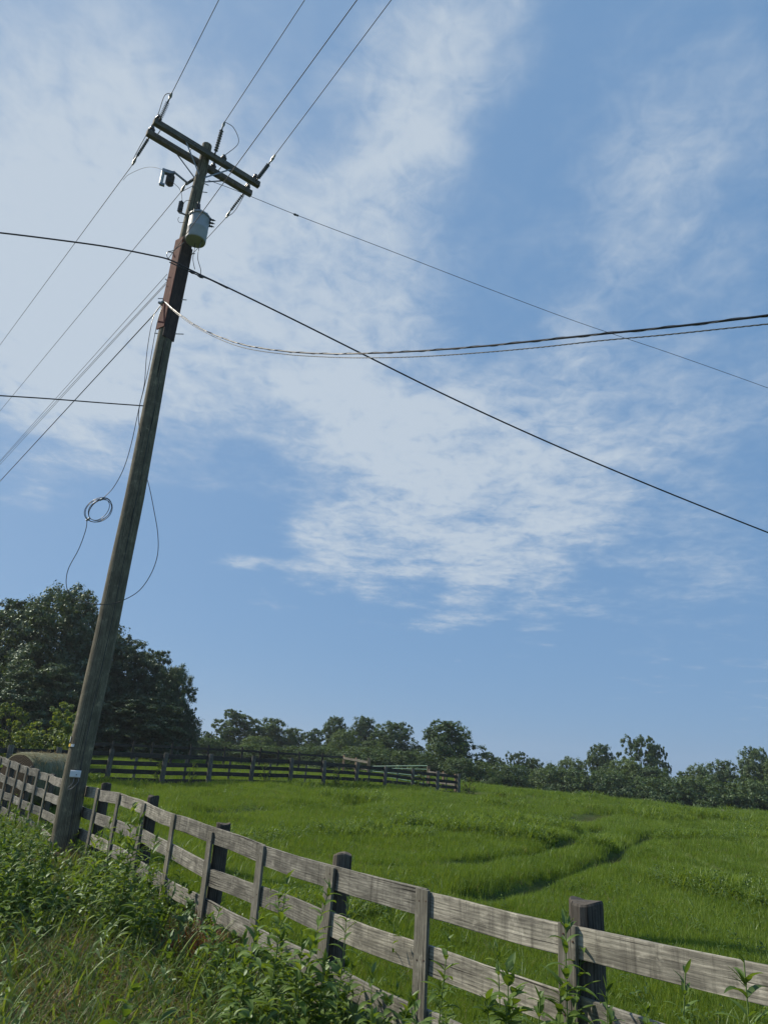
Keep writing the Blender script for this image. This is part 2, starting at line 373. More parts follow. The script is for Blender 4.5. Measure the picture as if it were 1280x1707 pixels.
def bale_mats():
    m, nt, out = newmat('net_wrapped_hay'); L = nt.links.new
    p = N(nt, 'ShaderNodeBsdfPrincipled'); p.inputs['Roughness'].default_value = .9; p.inputs['Specular IOR Level'].default_value = .15
    tc = N(nt, 'ShaderNodeTexCoord')
    def nz(sx, sy, s, d):
        mp = N(nt, 'ShaderNodeMapping'); mp.inputs['Scale'].default_value = (sx, sy, 1); L(tc.outputs['UV'], mp.inputs[0])
        n = N(nt, 'ShaderNodeTexNoise'); n.inputs['Scale'].default_value = s; n.inputs['Detail'].default_value = d; L(mp.outputs[0], n.inputs['Vector']); return n.outputs['Fac']
    c = ramp(nt, nz(1, .25, 5, 6), [(.3, (.085, .08, .035)), (.5, (.15, .155, .09)), (.72, (.25, .24, .16))])
    c = mixc(nt, ramp(nt, nz(12, 1.2, 4, 3), [(.40, (.6, .6, .6)), (.5, (0, 0, 0))]), c, (.07, .065, .035))
    L(c, p.inputs['Base Color'])
    b = N(nt, 'ShaderNodeBump'); b.inputs['Strength'].default_value = .8; b.inputs['Distance'].default_value = .03; L(nz(3, 1, 10, 6), b.inputs['Height']); L(b.outputs[0], p.inputs['Normal'])
    L(p.outputs[0], out.inputs[0])
    m2, nt, out = newmat('rolled_hay_end'); L = nt.links.new
    p = N(nt, 'ShaderNodeBsdfPrincipled'); p.inputs['Roughness'].default_value = .95; p.inputs['Specular IOR Level'].default_value = .1
    tc = N(nt, 'ShaderNodeTexCoord'); w = N(nt, 'ShaderNodeTexWave', wave_type='RINGS', rings_direction='SPHERICAL'); w.inputs['Scale'].default_value = 9; w.inputs['Distortion'].default_value = 5; w.inputs['Detail'].default_value = 5
    L(tc.outputs['Object'], w.inputs[0])
    L(ramp(nt, w.outputs['Fac'], [(.2, (.03, .022, .015)), (.7, (.10, .075, .05)), (.95, (.18, .14, .09))]), p.inputs['Base Color'])
    L(p.outputs[0], out.inputs[0]); return m, m2
M['bale'], M['bale_end'] = bale_mats()

# ------------------------------------------------------------------ terrain
FS = 1.05                                       # the near fence line, from its posts in the photograph
_fence_v = {0: 1537, 1: 1483, 2: 1442, 3: 1410, 4: 1386, 5: 1358, 6: 1337, 7: 1323.7, 8: 1314, 9: 1306.5, 10: 1300.5, 11: 1296.5, 12: 1293}
def fence_top(k):
    if k in _fence_v:
        q = Vector(((1.132 - .672 * k) * FS, (4.182 + 1.018 * k) * FS, CZ)); d = (np.array([q.x, q.y, 0]))
        u = 640 + FPX * (d @ _rt) / (d @ _fw)          # column of the post, then the height its top is seen at
        for _ in range(4):
            p = at(u, _fence_v[k], q.y); u += (q.x - p.x) / q.y * FPX
        return Vector((q.x, q.y, p.z))
    return Vector(((1.132 - .672 * k) * FS, (4.182 + 1.018 * k) * FS, (-.683 - .034 * k + .0067 * k * k) * FS + CZ))

_pen_px = [(-60, 1242, 25.6), (20, 1244, 26.8), (100, 1246.5, 28.4), (187.5, 1250, 30.32), (277.5, 1255, 32.14), (353.5, 1258, 33.96), (423, 1261.5, 35.78), (487.5, 1265, 37.6), (542, 1269, 39.42),
           (596, 1273, 41.24), (643, 1277, 43.07), (688.7, 1283, 44.89), (729.7, 1287, 46.71), (765, 1291, 48.53)]
PEN = [at(*q) for q in _pen_px]
_ctrl = [(0, 0, -1.9), (-3, 3, -1.92), (4, 0, -1.95), (-6, 5, -1.85), (-14, 8, -1.6), (-10, 12, -1.72), (8, 1, -2.0), (-25, 14, -1.5), (0, -30, -1.9), (30, -10, -2.0), (-30, -10, -1.8),
         (2, 10, -1.86), (7, 8, -1.95), (14, 12, -1.9), (0, 20, -1.58), (8, 24, -1.55), (18, 24, -1.7), (4, 34, -1.30), (-8, 22, -1.55), (30, 28, -1.9), (13, 40, -1.28), (24, 42, -1.45),
         (-12, 20.5, -1.5), (-22, 24, -1.35), (-20, 40, -.7), (-30, 55, -.6), (-10, 55, -.5), (0, 55, -.45), (6, 60, -.8), (-30, 90, -.8), (0, 90, -1.6), (20, 90, -4.5), (50, 90, -6.0), (0, 140, -3.5), (60, 140, -8), (-60, 120, -2),
         (100, 40, -5), (60, 60, -4.5), (-80, 40, -1.2), (0, 260, -8), (150, 200, -12), (-150, 200, -6), (150, 0, -4), (-150, 0, -2), (0, -150, -3)]
for k in range(-1, 13, 2):
    p = fence_top(k); _ctrl.append((p.x, p.y, p.z - CZ - (1.33 if k < 2 else 1.20 if k < 8 else 1.17)))
_ctrl.append((-9.2, 18.9, -1.66))
for p in PEN[::2]: _ctrl.append((p.x, p.y, p.z - CZ - 1.27))
for (u, v, y) in ((1000, 1334, 52), (1280, 1358, 47), (800, 1311, 56), (900, 1322, 54), (1140, 1347, 50), (1500, 1382, 44)):
    p = at(u, v, y); _ctrl.append((p.x, p.y, p.z - CZ)); 
    _ctrl.append((p.x * 1.12, p.y * 1.12, p.z - CZ - .45))
_C = np.array(_ctrl, float)
def _phi(r): return np.sqrt(r * r + 9.0)
_A = _phi(np.linalg.norm(_C[:, None, :2] - _C[None, :, :2], axis=-1)) + np.eye(len(_C)) * -.02
_P = np.c_[np.ones(len(_C)), _C[:, :2]]
_S = np.block([[_A, _P], [_P.T, np.zeros((3, 3))]])
_W = np.linalg.solve(_S, np.r_[_C[:, 2], 0, 0, 0])
def _smooth_ground(x, y):
    x = np.asarray(x, float); y = np.asarray(y, float); o = np.zeros(x.shape)
    for i in range(len(_C)):
        o += _W[i] * _phi(np.hypot(x - _C[i, 0], y - _C[i, 1]))
    return o + _W[-3] + _W[-2] * x + _W[-1] * y + CZ
_wv = [(RNG.uniform(.5, 3.4), RNG.uniform(0, 6.28), RNG.uniform(0, 6.28)) for _ in range(26)]
def _bumps(x, y):
    o = 0
    for f_, a, ph in _wv: o = o + np.sin((x * math.cos(a) + y * math.sin(a)) * f_ + ph) * .018 / (f_ ** .6)
    return o
def ray_ground(u, v):
    d = raydir(u, v); d = d / d[1]; t = 3.0
    while t < 120:
        if d[2] * t + CZ < float(_smooth_ground(d[0] * t, t)): break
        t += .15
    return (d[0] * t, t)
# wheel ruts and washed-out lines in the pasture: (pixels, half width, depth)
_ruts_px = [([(1085, 1392), (1068, 1401), (1040, 1420), (1000, 1437), (960, 1452), (905, 1470), (850, 1487), (800, 1497)], .30, .30),
            ([(1004, 1357), (972, 1364), (950, 1370)], .7, .25), ([(998, 1383), (968, 1400), (930, 1414), (895, 1420), (840, 1431), (780, 1440), (730, 1446)], .30, .24),
            ([(330, 1364), (398, 1350), (440, 1347)], .6, .25), ([(515, 1346), (560, 1347), (600, 1343)], .6, .22), ([(800, 1324), (850, 1327), (885, 1331)], 1.3, .15),
            ([(800, 1330), (870, 1340), (940, 1347), (1010, 1352), (1060, 1352)], .5, .14), ([(1128, 1412), (1180, 1440), (1230, 1458), (1290, 1478)], .2, .13), ([(560, 1440), (640, 1452), (720, 1456)], .16, .12), ([(740, 1441), (775, 1437)], .2, .1), ([(655, 1352), (760, 1349), (850, 1349)], .2, .07), ([(620, 1395), (700, 1390), (800, 1402)], .16, .05), ([(420, 1395), (500, 1400), (600, 1410)], .16, .05)]
RUTS = []
for pts, w, dp in _ruts_px:
    RUTS.append(([ray_ground(*q) for q in pts], w, dp))
def rut_amt(x, y):
    x = np.asarray(x, float); y = np.asarray(y, float); o = np.zeros(x.shape); dz = np.zeros(x.shape)
    wig = .06 * np.sin(x * 2.3 + y * 1.1) + .07 * np.sin(x * 5.1 - y * 3.7)
    for pts, w, dp in RUTS:
        best = np.full(x.shape, 1e9)
        for (ax, ay), (bx, by) in zip(pts[:-1], pts[1:]):
            L2 = (bx - ax) ** 2 + (by - ay) ** 2 + 1e-9
            t = np.clip(((x - ax) * (bx - ax) + (y - ay) * (by - ay)) / L2, 0, 1)
            best = np.minimum(best, np.hypot(x - ax - t * (bx - ax), y - ay - t * (by - ay)))
        best = np.abs(best + wig * .5)
        g = np.exp(-(best / w) ** 2)
        o = np.maximum(o, g); dz = np.maximum(dz, g * dp)
    return o, dz
def ground(x, y):
    x = np.asarray(x, float); y = np.asarray(y, float)
    return _smooth_ground(x, y) + _bumps(x, y) - rut_amt(x, y)[1]
def gz(x, y): return float(ground(np.array([x]), np.array([y]))[0])

_ends = (fence_top(-1.5), fence_top(12))
def verge_side(x, y):
    """positive on the road side of the near fence (metres)"""
    a, b = _ends; d = (b - a); n = Vector((-d.y, d.x)).normalized()
    s = (x - a.x) * n.x + (y - a.y) * n.y
    return s if ((0 - a.x) * n.x + (0 - a.y) * n.y) > 0 else -s

def build_ground():
    n = 420
    u = np.linspace(-1, 1, n)
    xs = np.sinh(u * 6.0) / np.sinh(6.0) * 900; ys = 18 + np.sinh(u * 6.0) / np.sinh(6.0) * 900
    # finer even spacing where the picture looks
    xs = np.unique(np.r_[xs, np.arange(-14, 16, .14)]); ys = np.unique(np.r_[ys, np.arange(3.5, 46, .15)])
    X, Y = np.meshgrid(xs, ys); Z = ground(X, Y)
    far = np.clip((np.hypot(X, Y) - 150) / 200, 0, 1); Z = Z * (1 - far) + (-7) * far
    V = np.c_[X.ravel(), Y.ravel(), Z.ravel()]
    a = np.arange(len(ys) - 1)[:, None] * len(xs) + np.arange(len(xs) - 1)[None, :]; a = a.ravel()
    F = np.c_[a, a + 1, a + len(xs) + 1, a + len(xs)]
    me = mesh_np('ground', V, F, M['ground'])
    bare = rut_amt(X, Y)[0].ravel() * .5
    vs = verge_side(X.ravel(), Y.ravel()); bare = np.maximum(bare, np.clip(vs + .6, 0, 1) * .45)
    at_ = me.attributes.new('bare', 'FLOAT', 'POINT'); at_.data.foreach_set('value', bare.astype('f'))
    me.polygons.foreach_set('use_smooth', np.ones(len(me.polygons), bool))
    o = bpy.data.objects.new('ground', me); COL.objects.link(o); tag(o, 'grassy pasture ground rising gently to a crest', 'ground', kind='structure')
build_ground()

def asphalt():
    m, nt, out = newmat('worn_asphalt'); L = nt.links.new
    p = N(nt, 'ShaderNodeBsdfPrincipled'); p.inputs['Roughness'].default_value = .9
    g = N(nt, 'ShaderNodeNewGeometry'); n = N(nt, 'ShaderNodeTexNoise'); n.inputs['Scale'].default_value = 30; n.inputs['Detail'].default_value = 6; L(g.outputs['Position'], n.inputs['Vector'])
    L(ramp(nt, n.outputs['Fac'], [(.35, (.05, .05, .05)), (.65, (.11, .108, .10))]), p.inputs['Base Color']); L(p.outputs[0], out.inputs[0]); return m
def road():
    a, b = _ends; d = (b - a).normalized(); d.z = 0; d.normalize(); n = Vector((-d.y, d.x, 0)); n = n if n.dot(Vector((-1, -1, 0))) > 0 else -n
    mb = MB(); rows = []; us = []
    for i in range(61):
        c = a + d * (-60 + i * 2.5); rows.append([(q.x, q.y, gz(q.x, q.y) + .035) for q in [c + n * (3.45 + 5.6 * j / 10) for j in range(11)]]); us.append(i * 2.5)
    mb.grid(rows, (us, [j * .56 for j in range(11)])); o = mb.build('road', asphalt(), smooth=True); tag(o, 'worn grey country road beside the verge', 'road', kind='structure')
road()

# ------------------------------------------------------------------ scattered ground cover (stuff)
def strip_blades(n, length, width, spread, lean, seed, curve=1.0, segs=4, wind=(0, 0)):
    r = np.random.default_rng(seed); V = []; F = []
    for i in range(n):
        a = r.uniform(0, 6.283); L = length * r.uniform(.55, 1.15); w = width * r.uniform(.7, 1.3)
        bx, by = r.normal(0, spread, 2); le = lean * r.uniform(.3, 1.5)
        dx, dy = math.cos(a) * le + wind[0] * r.uniform(.4, 1.3), math.sin(a) * le + wind[1] * r.uniform(.4, 1.3)
        wa = a + r.uniform(.8, 2.3); wx, wy = math.cos(wa), math.sin(wa)
        b0 = len(V); px, py, pz = bx, by, -.02
        for s in range(segs + 1):
            q = s / segs
            ww = w * (1 - q ** 1.6) * .5 + .0004
            V.append((px - wx * ww, py - wy * ww, pz)); V.append((px + wx * ww, py + wy * ww, pz))
            k = (q + .12) * curve
            hx, hy = dx * k * 2.1, dy * k * 2.1; hz = max(1.0 - (hx * hx + hy * hy) * .55, -.55)
            m_ = math.sqrt(hx * hx + hy * hy + hz * hz); st = L / segs
            px += hx / m_ * st; py += hy / m_ * st; pz += hz / m_ * st
        for s in range(segs): F.append((b0 + 2 * s, b0 + 2 * s + 1, b0 + 2 * s + 3, b0 + 2 * s + 2))
    return np.array(V), np.array(F)

def leaf_geo(V, F, base, d, up, L, w, droop=.35, segs=5, fold=.25):
    """one lance-shaped leaf folded along its midrib"""
    base = np.array(base, float); d = np.array(d, float); d /= np.linalg.norm(d); up = np.array(up, float)
    side = np.cross(d, up); side /= (np.linalg.norm(side) + 1e-9); nrm = np.cross(side, d)
    b0 = len(V); p = base.copy()
    for s in range(segs + 1):
        q = s / segs; ww = w * .5 * (math.sin(math.pi * min(1, q * .92 + .06)) ** .8) * (1 - .35 * q)
        if s == segs: ww = .0005
        V.append(tuple(p - side * ww + nrm * ww * fold)); V.append(tuple(p)); V.append(tuple(p + side * ww + nrm * ww * fold))
        d = d - np.array([0, 0, droop / segs]); d /= np.linalg.norm(d); nrm = np.cross(side, d); p = p + d * L / segs
    for s in range(segs):
        a = b0 + 3 * s; F.append((a, a + 1, a + 4, a + 3)); F.append((a + 1, a + 2, a + 5, a + 4))

def weed_geo(h, pairs, leafL, leafW, seed, lean=.08, branch=0, tip=True):
    """stem points and leaf mesh of one upright leafy weed"""
    r = np.random.default_rng(seed); V = []; F = []
    lx, ly = r.normal(0, lean, 2); stem = []
    for i in range(9):
        q = i / 8; stem.append((lx * h * q * q + .01 * math.sin(q * 5 + seed), ly * h * q * q, h * q))
    def sp(q):
        i = min(7, int(q * 8)); t = q * 8 - i; return np.array(stem[i]) * (1 - t) + np.array(stem[i + 1]) * t
    for i in range(pairs):
        q = .12 + .86 * (i + r.uniform(-.2, .2)) / pairs; q = min(.985, max(.05, q)); a = i * 1.65 + r.uniform(-.3, .3)
        sz = (math.sin(math.pi * (.25 + .62 * q)) ** .7) * r.uniform(.75, 1.2)
        for sg in (0, math.pi):
            aa = a + sg + r.uniform(-.25, .25); el = .35 + .5 * q + r.uniform(-.25, .25)
            d = (math.cos(aa) * math.cos(el), math.sin(aa) * math.cos(el), math.sin(el))
            leaf_geo(V, F, sp(q), d, (0, 0, 1), leafL * sz, leafW * sz, droop=r.uniform(.5, 1.5), fold=r.uniform(.1, .6))
    if tip:
        for i in range(7):
            aa = r.uniform(0, 6.28); el = r.uniform(.6, 1.35); d = (math.cos(aa) * math.cos(el), math.sin(aa) * math.cos(el), math.sin(el))
            leaf_geo(V, F, sp(r.uniform(.93, 1)), d, (0.3, 0.1, 1), leafL * .55 * r.uniform(.5, 1), leafW * .5, droop=r.uniform(.2, .8), segs=4)
    return stem, np.array(V), np.array(F)

def source(name, V, F, mat):
    return bpy.data.objects.new(name, mesh_np(name, V, F, mat))

def scatter(name, pts, rots, scls, idx, sources, label, cat, ):
    """one 'stuff' object: small source meshes set on the given points by a geometry node tree"""
    me = bpy.data.meshes.new(name); me.vertices.add(len(pts)); me.vertices.foreach_set('co', pts.astype('f').ravel())
    for nm, typ, dat in (('rot', 'FLOAT_VECTOR', rots), ('scl', 'FLOAT_VECTOR', scls), ('idx', 'INT', idx)):
        a = me.attributes.new(nm, typ, 'POINT'); a.data.foreach_set('vector' if typ == 'FLOAT_VECTOR' else 'value', dat.astype('f' if typ != 'INT' else 'i').ravel())
    o = bpy.data.objects.new(name, me); COL.objects.link(o); tag(o, label, cat, kind='stuff')
    c = bpy.data.collections.new(name + '_sources')
    for s in sources: c.objects.link(s)
    for s in sources:
        for mt in s.data.materials:
            if mt.name not in [m.name for m in me.materials]: me.materials.append(mt)
    ng = bpy.data.node_groups.new(name + '_spread', 'GeometryNodeTree')
    ng.interface.new_socket('Geometry', in_out='INPUT', socket_type='NodeSocketGeometry'); ng.interface.new_socket('Geometry', in_out='OUTPUT', socket_type='NodeSocketGeometry')
    gi = ng.nodes.new('NodeGroupInput'); go = ng.nodes.new('NodeGroupOutput')
    ci = ng.nodes.new('GeometryNodeCollectionInfo'); ci.inputs['Collection'].default_value = c; ci.inputs['Separate Children'].default_value = True; ci.inputs['Reset Children'].default_value = True
    ip = ng.nodes.new('GeometryNodeInstanceOnPoints'); ip.inputs['Pick Instance'].default_value = True
    def na(nm, t):
        n = ng.nodes.new('GeometryNodeInputNamedAttribute'); n.data_type = t; n.inputs['Name'].default_value = nm; return n.outputs['Attribute']
    L = ng.links.new
    L(gi.outputs[0], ip.inputs['Points']); L(ci.outputs[0], ip.inputs['Instance']); L(na('idx', 'INT'), ip.inputs['Instance Index'])
    L(na('rot', 'FLOAT_VECTOR'), ip.inputs['Rotation']); L(na('scl', 'FLOAT_VECTOR'), ip.inputs['Scale']); L(ip.outputs[0], go.inputs[0])
    md = o.modifiers.new('spread', 'NODES'); md.node_group = ng
    return o

def in_view(P, m=60):
    d = P @ _fw; u = 640 + FPX * (P @ _rt) / d; v = 853.5 - FPX * (P @ _up) / d
    return (u > -m * 2) & (u < 1280 + m * 2) & (v < 1707 + m * 6) & (d > .5)

def field_grass():
    n = 420000
    y = 4.0 * (66 / 4.0) ** RNG.uniform(0, 1, n)                 # log spaced: even on the picture
    x = RNG.uniform(-.66, .72, n) * y + RNG.uniform(-.5, .5, n)
    s = verge_side(x, y); keep = s < -.03
    x, y = x[keep], y[keep]
    z = ground(x, y); P = np.c_[x, y, z - CZ]; k = in_view(P); x, y, z = x[k], y[k], z[k]
    bare = rut_amt(x, y)[0]; keep = RNG.uniform(0, 1, len(x)) > bare * 2.2 - .25
    x, y, z = x[keep], y[keep], z[keep]
    m = 185000
    if len(x) > m: x, y, z = x[:m], y[:m], z[:m]
    d = np.hypot(x, y); patch = _patch(x, y)
    sc = (.76 + d * .026) * (.58 + .62 * patch) * RNG.uniform(.7, 1.25, len(x)) * (1 - .5 * rut_amt(x, y)[0])
    rough = (patch > .84) & (RNG.uniform(0, 1, len(x)) < .5)
    sc = np.where(rough, sc * 1.12, sc)
    idx = RNG.integers(0, 4, len(x)); idx = np.where(rough, 4, idx)
    idx = np.where(RNG.uniform(0, 1, len(x)) < .025 + .05 * (patch < .3), 5, idx)
    idx = np.where(RNG.uniform(0, 1, len(x)) < .012 + .10 * (patch > .75), 6, idx)
    idx = np.where(RNG.uniform(0, 1, len(x)) < .010, 7, idx)
    rots = np.c_[RNG.normal(0, .12, len(x)), RNG.normal(0, .12, len(x)), RNG.uniform(0, 6.283, len(x))]
    hgt = .62 + .5 / (1 + d * .03)
    src = [source('field_tuft_%s' % c, *strip_blades(17, .17, .0075, .055, .28, 20 + i, 1.0, 3), M['grass']) for i, c in enumerate('abcd')]
    src.append(source('field_tuft_e', *strip_blades(14, .26, .011, .05, .45, 33, 1.2, 4), M['grass']))
    src.append(source('field_tuft_f', *strip_blades(9, .17, .006, .05, .45, 37, 1.0, 3), M['thatch']))
    src.append(source('field_tuft_g', *weed_geo(.20, 5, .085, .030, 39, .2)[1:], M['leaf_weed']))
    src.append(source('field_tuft_h', *strip_blades(7, .34, .010, .03, .40, 40, 1.0, 5), M['tall_grass']))
    scatter('pasture_grass', np.c_[x, y, z], rots, np.c_[sc, sc, sc * hgt], idx, src, 'short bright green pasture grass across the field', 'grass')

_pw = [(RNG.uniform(.35, 1.6), RNG.uniform(0, 6.28), RNG.uniform(0, 6.28)) for _ in range(12)]
def _patch(x, y):
    o = 0
    for f_, a, ph in _pw: o = o + np.sin((x * math.cos(a) + y * math.sin(a)) * f_ + ph)
    o = .5 + o / 9
    # the taller, paler clumps the photograph shows
    for (u, v, rad) in ((700, 1385, 1.1), (770, 1380, .9), (610, 1337, 1.6), (660, 1395, .9), (930, 1385, 1.2), (860, 1380, 1.2), (1100, 1368, 2.0), (1180, 1368, 1.6)):
        gx, gy = ray_ground(u, v); o = o + .6 * np.exp(-(((x - gx) ** 2 + (y - gy) ** 2) / rad ** 2))
    return np.clip(o, 0, 1.2)
field_grass()

def verge_growth():
    n = 60000
    y = RNG.uniform(2.2, 20, n); x = RNG.uniform(-13, 4.2, n)
    s = verge_side(x, y); k = (s > -.35)
    k = k & (s < 3.4); x, y, s = x[k], y[k], s[k]; z = ground(x, y); P = np.c_[x, y, z - CZ + .3]; k = in_view(P, 90); x, y, z, s = x[k], y[k], z[k], s[k]
    d = np.hypot(x, y)
    p = np.clip((8.5 / d) ** 1.3, 0, 1); k = RNG.uniform(0, 1, len(x)) < p; x, y, z, s, d = (a[k] for a in (x, y, z, s, d))
    # tilt with the breeze to the right
    m = 28000; x, y, z, s, d = (a[:m] for a in (x, y, z, s, d)); n = len(x)
    pt = _patch(x * 2.2 + 7, y * 2.2)
    u = RNG.uniform(0, 1, n)
    brown = np.clip(.22 + .30 * (np.exp(-((x + 3.2) ** 2 + (y - 6.5) ** 2) / 4.5)) + .35 * np.exp(-((x + 5.2) ** 2 + (y - 12.6) ** 2) / 1.6) - .05 * s * 0, 0, .6)
    idx = np.where(u < brown, 4 + RNG.integers(0, 2, n), RNG.integers(0, 4, n))
    leafy = (RNG.uniform(0, 1, n) < np.clip(.06 + .30 * (pt - .35) + .12 * np.exp(-(s / .7) ** 2) + .5 * np.exp(-((x + 7.2) ** 2 + (y - 11.5) ** 2) / 2.6), .04, .75)) & (idx < 4)
    pick = RNG.integers(0, 6, n); idx = np.where(leafy, np.where(pick < 3, 6 + pick, 7 + pick), idx)
    rust = (((x - ray_ground(335, 1620)[0]) ** 2 + (y - ray_ground(335, 1620)[1]) ** 2) < .10)
    idx = np.where(rust, 9, idx)
    sc = RNG.uniform(.6, 1.15, n) * (.85 + .3 * pt) * np.where(s < .05, .75, 1.0) * np.where(leafy, 1.2, 1.0) * np.where(idx == 9, 1.5, 1.0)
    tl_ = np.where(idx >= 6, .28, .12); rots = np.c_[RNG.normal(0, 1, n) * tl_, .10 + RNG.normal(0, 1, n) * tl_, np.where(idx < 4, RNG.normal(0, .7, n), RNG.uniform(0, 6.28, n))]
    src = [source('verge_tuft_%s' % c, *strip_blades(9, (.46, .52, .40, .55)[i], (.014, .024, .018, .032)[i], .05, .60, 50 + i, (1.5, 1.9, 1.2, 1.7)[i], 8, (.50, -.25)), M['tall_grass']) for i, c in enumerate('abcd')]
    src += [source('verge_tuft_%s' % c, *strip_blades(16, (.46, .36)[i], .007, .07, .7, 60 + i, 1.2, 6, (.45, -.1)), M['thatch']) for i, c in enumerate('ef')]
    for i, c in enumerate('ghi'):
        h = (.34, .46, .28)[i]; st, V, F = weed_geo(h, (7, 9, 6)[i], .12, (.042, .032, .06)[i], 70 + i, .15)
        src.append(source('verge_tuft_%s' % c, V, F, M['leaf_weed']))
    for i, c in enumerate('klm'):
        st, V, F = weed_geo((.22, .40, .55)[i], (5, 6, 9)[i], (.10, .13, .09)[i], (.075, .085, .022)[i], 90 + i, .3)
        src.append(source('verge_tuft_%s' % c, V, F, M['leaf_weed']))
    src.append(source('verge_tuft_j', *strip_blades(22, .30, .007, .06, .8, 81, 1.2, 5), M['rust']))
    scatter('verge_grass', np.c_[x, y, z], rots, np.c_[sc, sc, sc], idx, src, 'tangled long grass and low weeds on the roadside verge', 'grass')
verge_growth()

# ------------------------------------------------------------------ tall weeds, one thing each
def tall_weed(u, v, y, label, leafL=.13, leafW=.036, pairs=None, stems=1, seed=0, spread=.08):
    leafL *= 1.3; leafW *= 1.35
    top = at(u, v, y); g = gz(top.x, top.y); h = top.z - g
    if h < .12: h = .12
    t = thing('tall_weed', (top.x, top.y, g - .02), label, 'weed', 'leafy weeds growing along the board fence')
    mbs = MB(); VV = []; FF = []; off = 0
    r = random.Random(seed)
    for s in range(stems):
        hh = h * (1 if s == 0 else r.uniform(.55, .92)); dx, dy = (0, 0) if s == 0 else (r.uniform(-1, 1) * spread, r.uniform(-1, 1) * spread)
        st, V, F = weed_geo(hh, pairs or max(6, int(hh / .06)), leafL, leafW, seed * 13 + s, .06)
        lx, ly = st[-1][0], st[-1][1]
        sh = np.array([dx - (lx if s == 0 else 0), dy - (ly if s == 0 else 0), 0])
        mbs.tube([Vector(p) + Vector(sh) for p in st], [.0065 - .004 * i / 8 for i in range(9)], 6)
        VV.append(V + sh); FF.append(F + off); off += len(V)
    o = mbs.build('stem', M['weed_stem'], t, smooth=True); o.location = (0, 0, 0)
    me = mesh_np('foliage', np.concatenate(VV), np.concatenate(FF), M['leaf_weed'])
    f = bpy.data.objects.new('foliage', me); COL.objects.link(f); f.parent = t
    return t
_weeds = [
    (943, 1512, 4.15, 'tall leafy weed crossing the thick round post near the right end of the fence', .15, .042, 3, .07),
    (1238, 1588, 3.15, 'tall weed with drooping leaves in the lower right corner', .13, .036, 2, .05),
    (1141, 1612, 3.3, 'slim weed whose tip reaches the top board left of the corner weed', .10, .03, 1, .04),
    (1010, 1642, 3.7, 'bushy weed just right of the thick round fence post', .12, .036, 4, .12),
    (846, 1608, 4.3, 'weed with broad heart shaped leaves between the third post and the thick post', .14, .075, 3, .10),
    (828, 1572, 4.5, 'slender upright weed behind the broad leaved one', .11, .032, 2, .05),
    (748, 1550, 4.8, 'weed growing close to the right of the wide pale batten', .11, .036, 3, .09),
    (552, 1470, 5.5, 'tall weed in front of the post and batten at mid fence', .15, .045, 3, .07),
    (580, 1500, 5.7, 'narrow leaved weed on the right of the mid fence post', .11, .028, 2, .06),
    (479, 1456, 6.1, 'upright weed standing in the gap between two battens left of mid fence', .14, .045, 3, .1),
    (432, 1530, 5.6, 'low bright weed at the foot of the fence left of mid fence', .13, .05, 4, .14),
    (505, 1560, 5.4, 'bushy weed clump hiding the lowest boards at mid fence', .13, .046, 5, .18),
    (620, 1610, 5.0, 'low weed clump below the second board at mid fence', .12, .045, 5, .18),
    (690, 1655, 4.6, 'leafy weed at the foot of the wide pale batten', .12, .045, 4, .14),
    (223, 1338, 8.4, 'tall dense weed in front of the small battens right of the pole', .14, .04, 5, .14),
    (167, 1384, 9.6, 'pale green weed at the foot of the fence just right of the pole', .14, .04, 5, .18),
    (262, 1388, 7.9, 'leafy weed leaning on the fence below the third small post', .14, .04, 4, .14),
    (205, 1420, 8.6, 'dark weed clump low between the pole and the tall dense weed', .13, .04, 5, .22),
    (1075, 1670, 3.5, 'short weed peeping over the bottom edge right of the bushy weed', .11, .036, 3, .1),
    (900, 1655, 4.0, 'weed clump at the foot of the thick round post', .12, .042, 4, .12),
    (370, 1500, 6.6, 'spindly weed in front of the second small post', .11, .03, 2, .07),
    (30, 1350, 9.2, 'tall leafy weed at the left edge below the fence', .13, .045, 14, .5),
    (62, 1370, 9.4, 'wide clump of bright leafy weeds beside the pole foot on its left', .12, .045, 14, .5),
    (8, 1400, 8.4, 'dense weed clump in the lower left against the picture edge', .12, .045, 14, .6),
    (45, 1430, 8.3, 'low spreading weed in front of the clumps left of the pole', .11, .05, 14, .6),
]
for i, (u, v, y, lab, lL, lW, st, spd) in enumerate(_weeds): tall_weed(u, v, y, lab, lL, lW, None, st, 101 + i, spd)

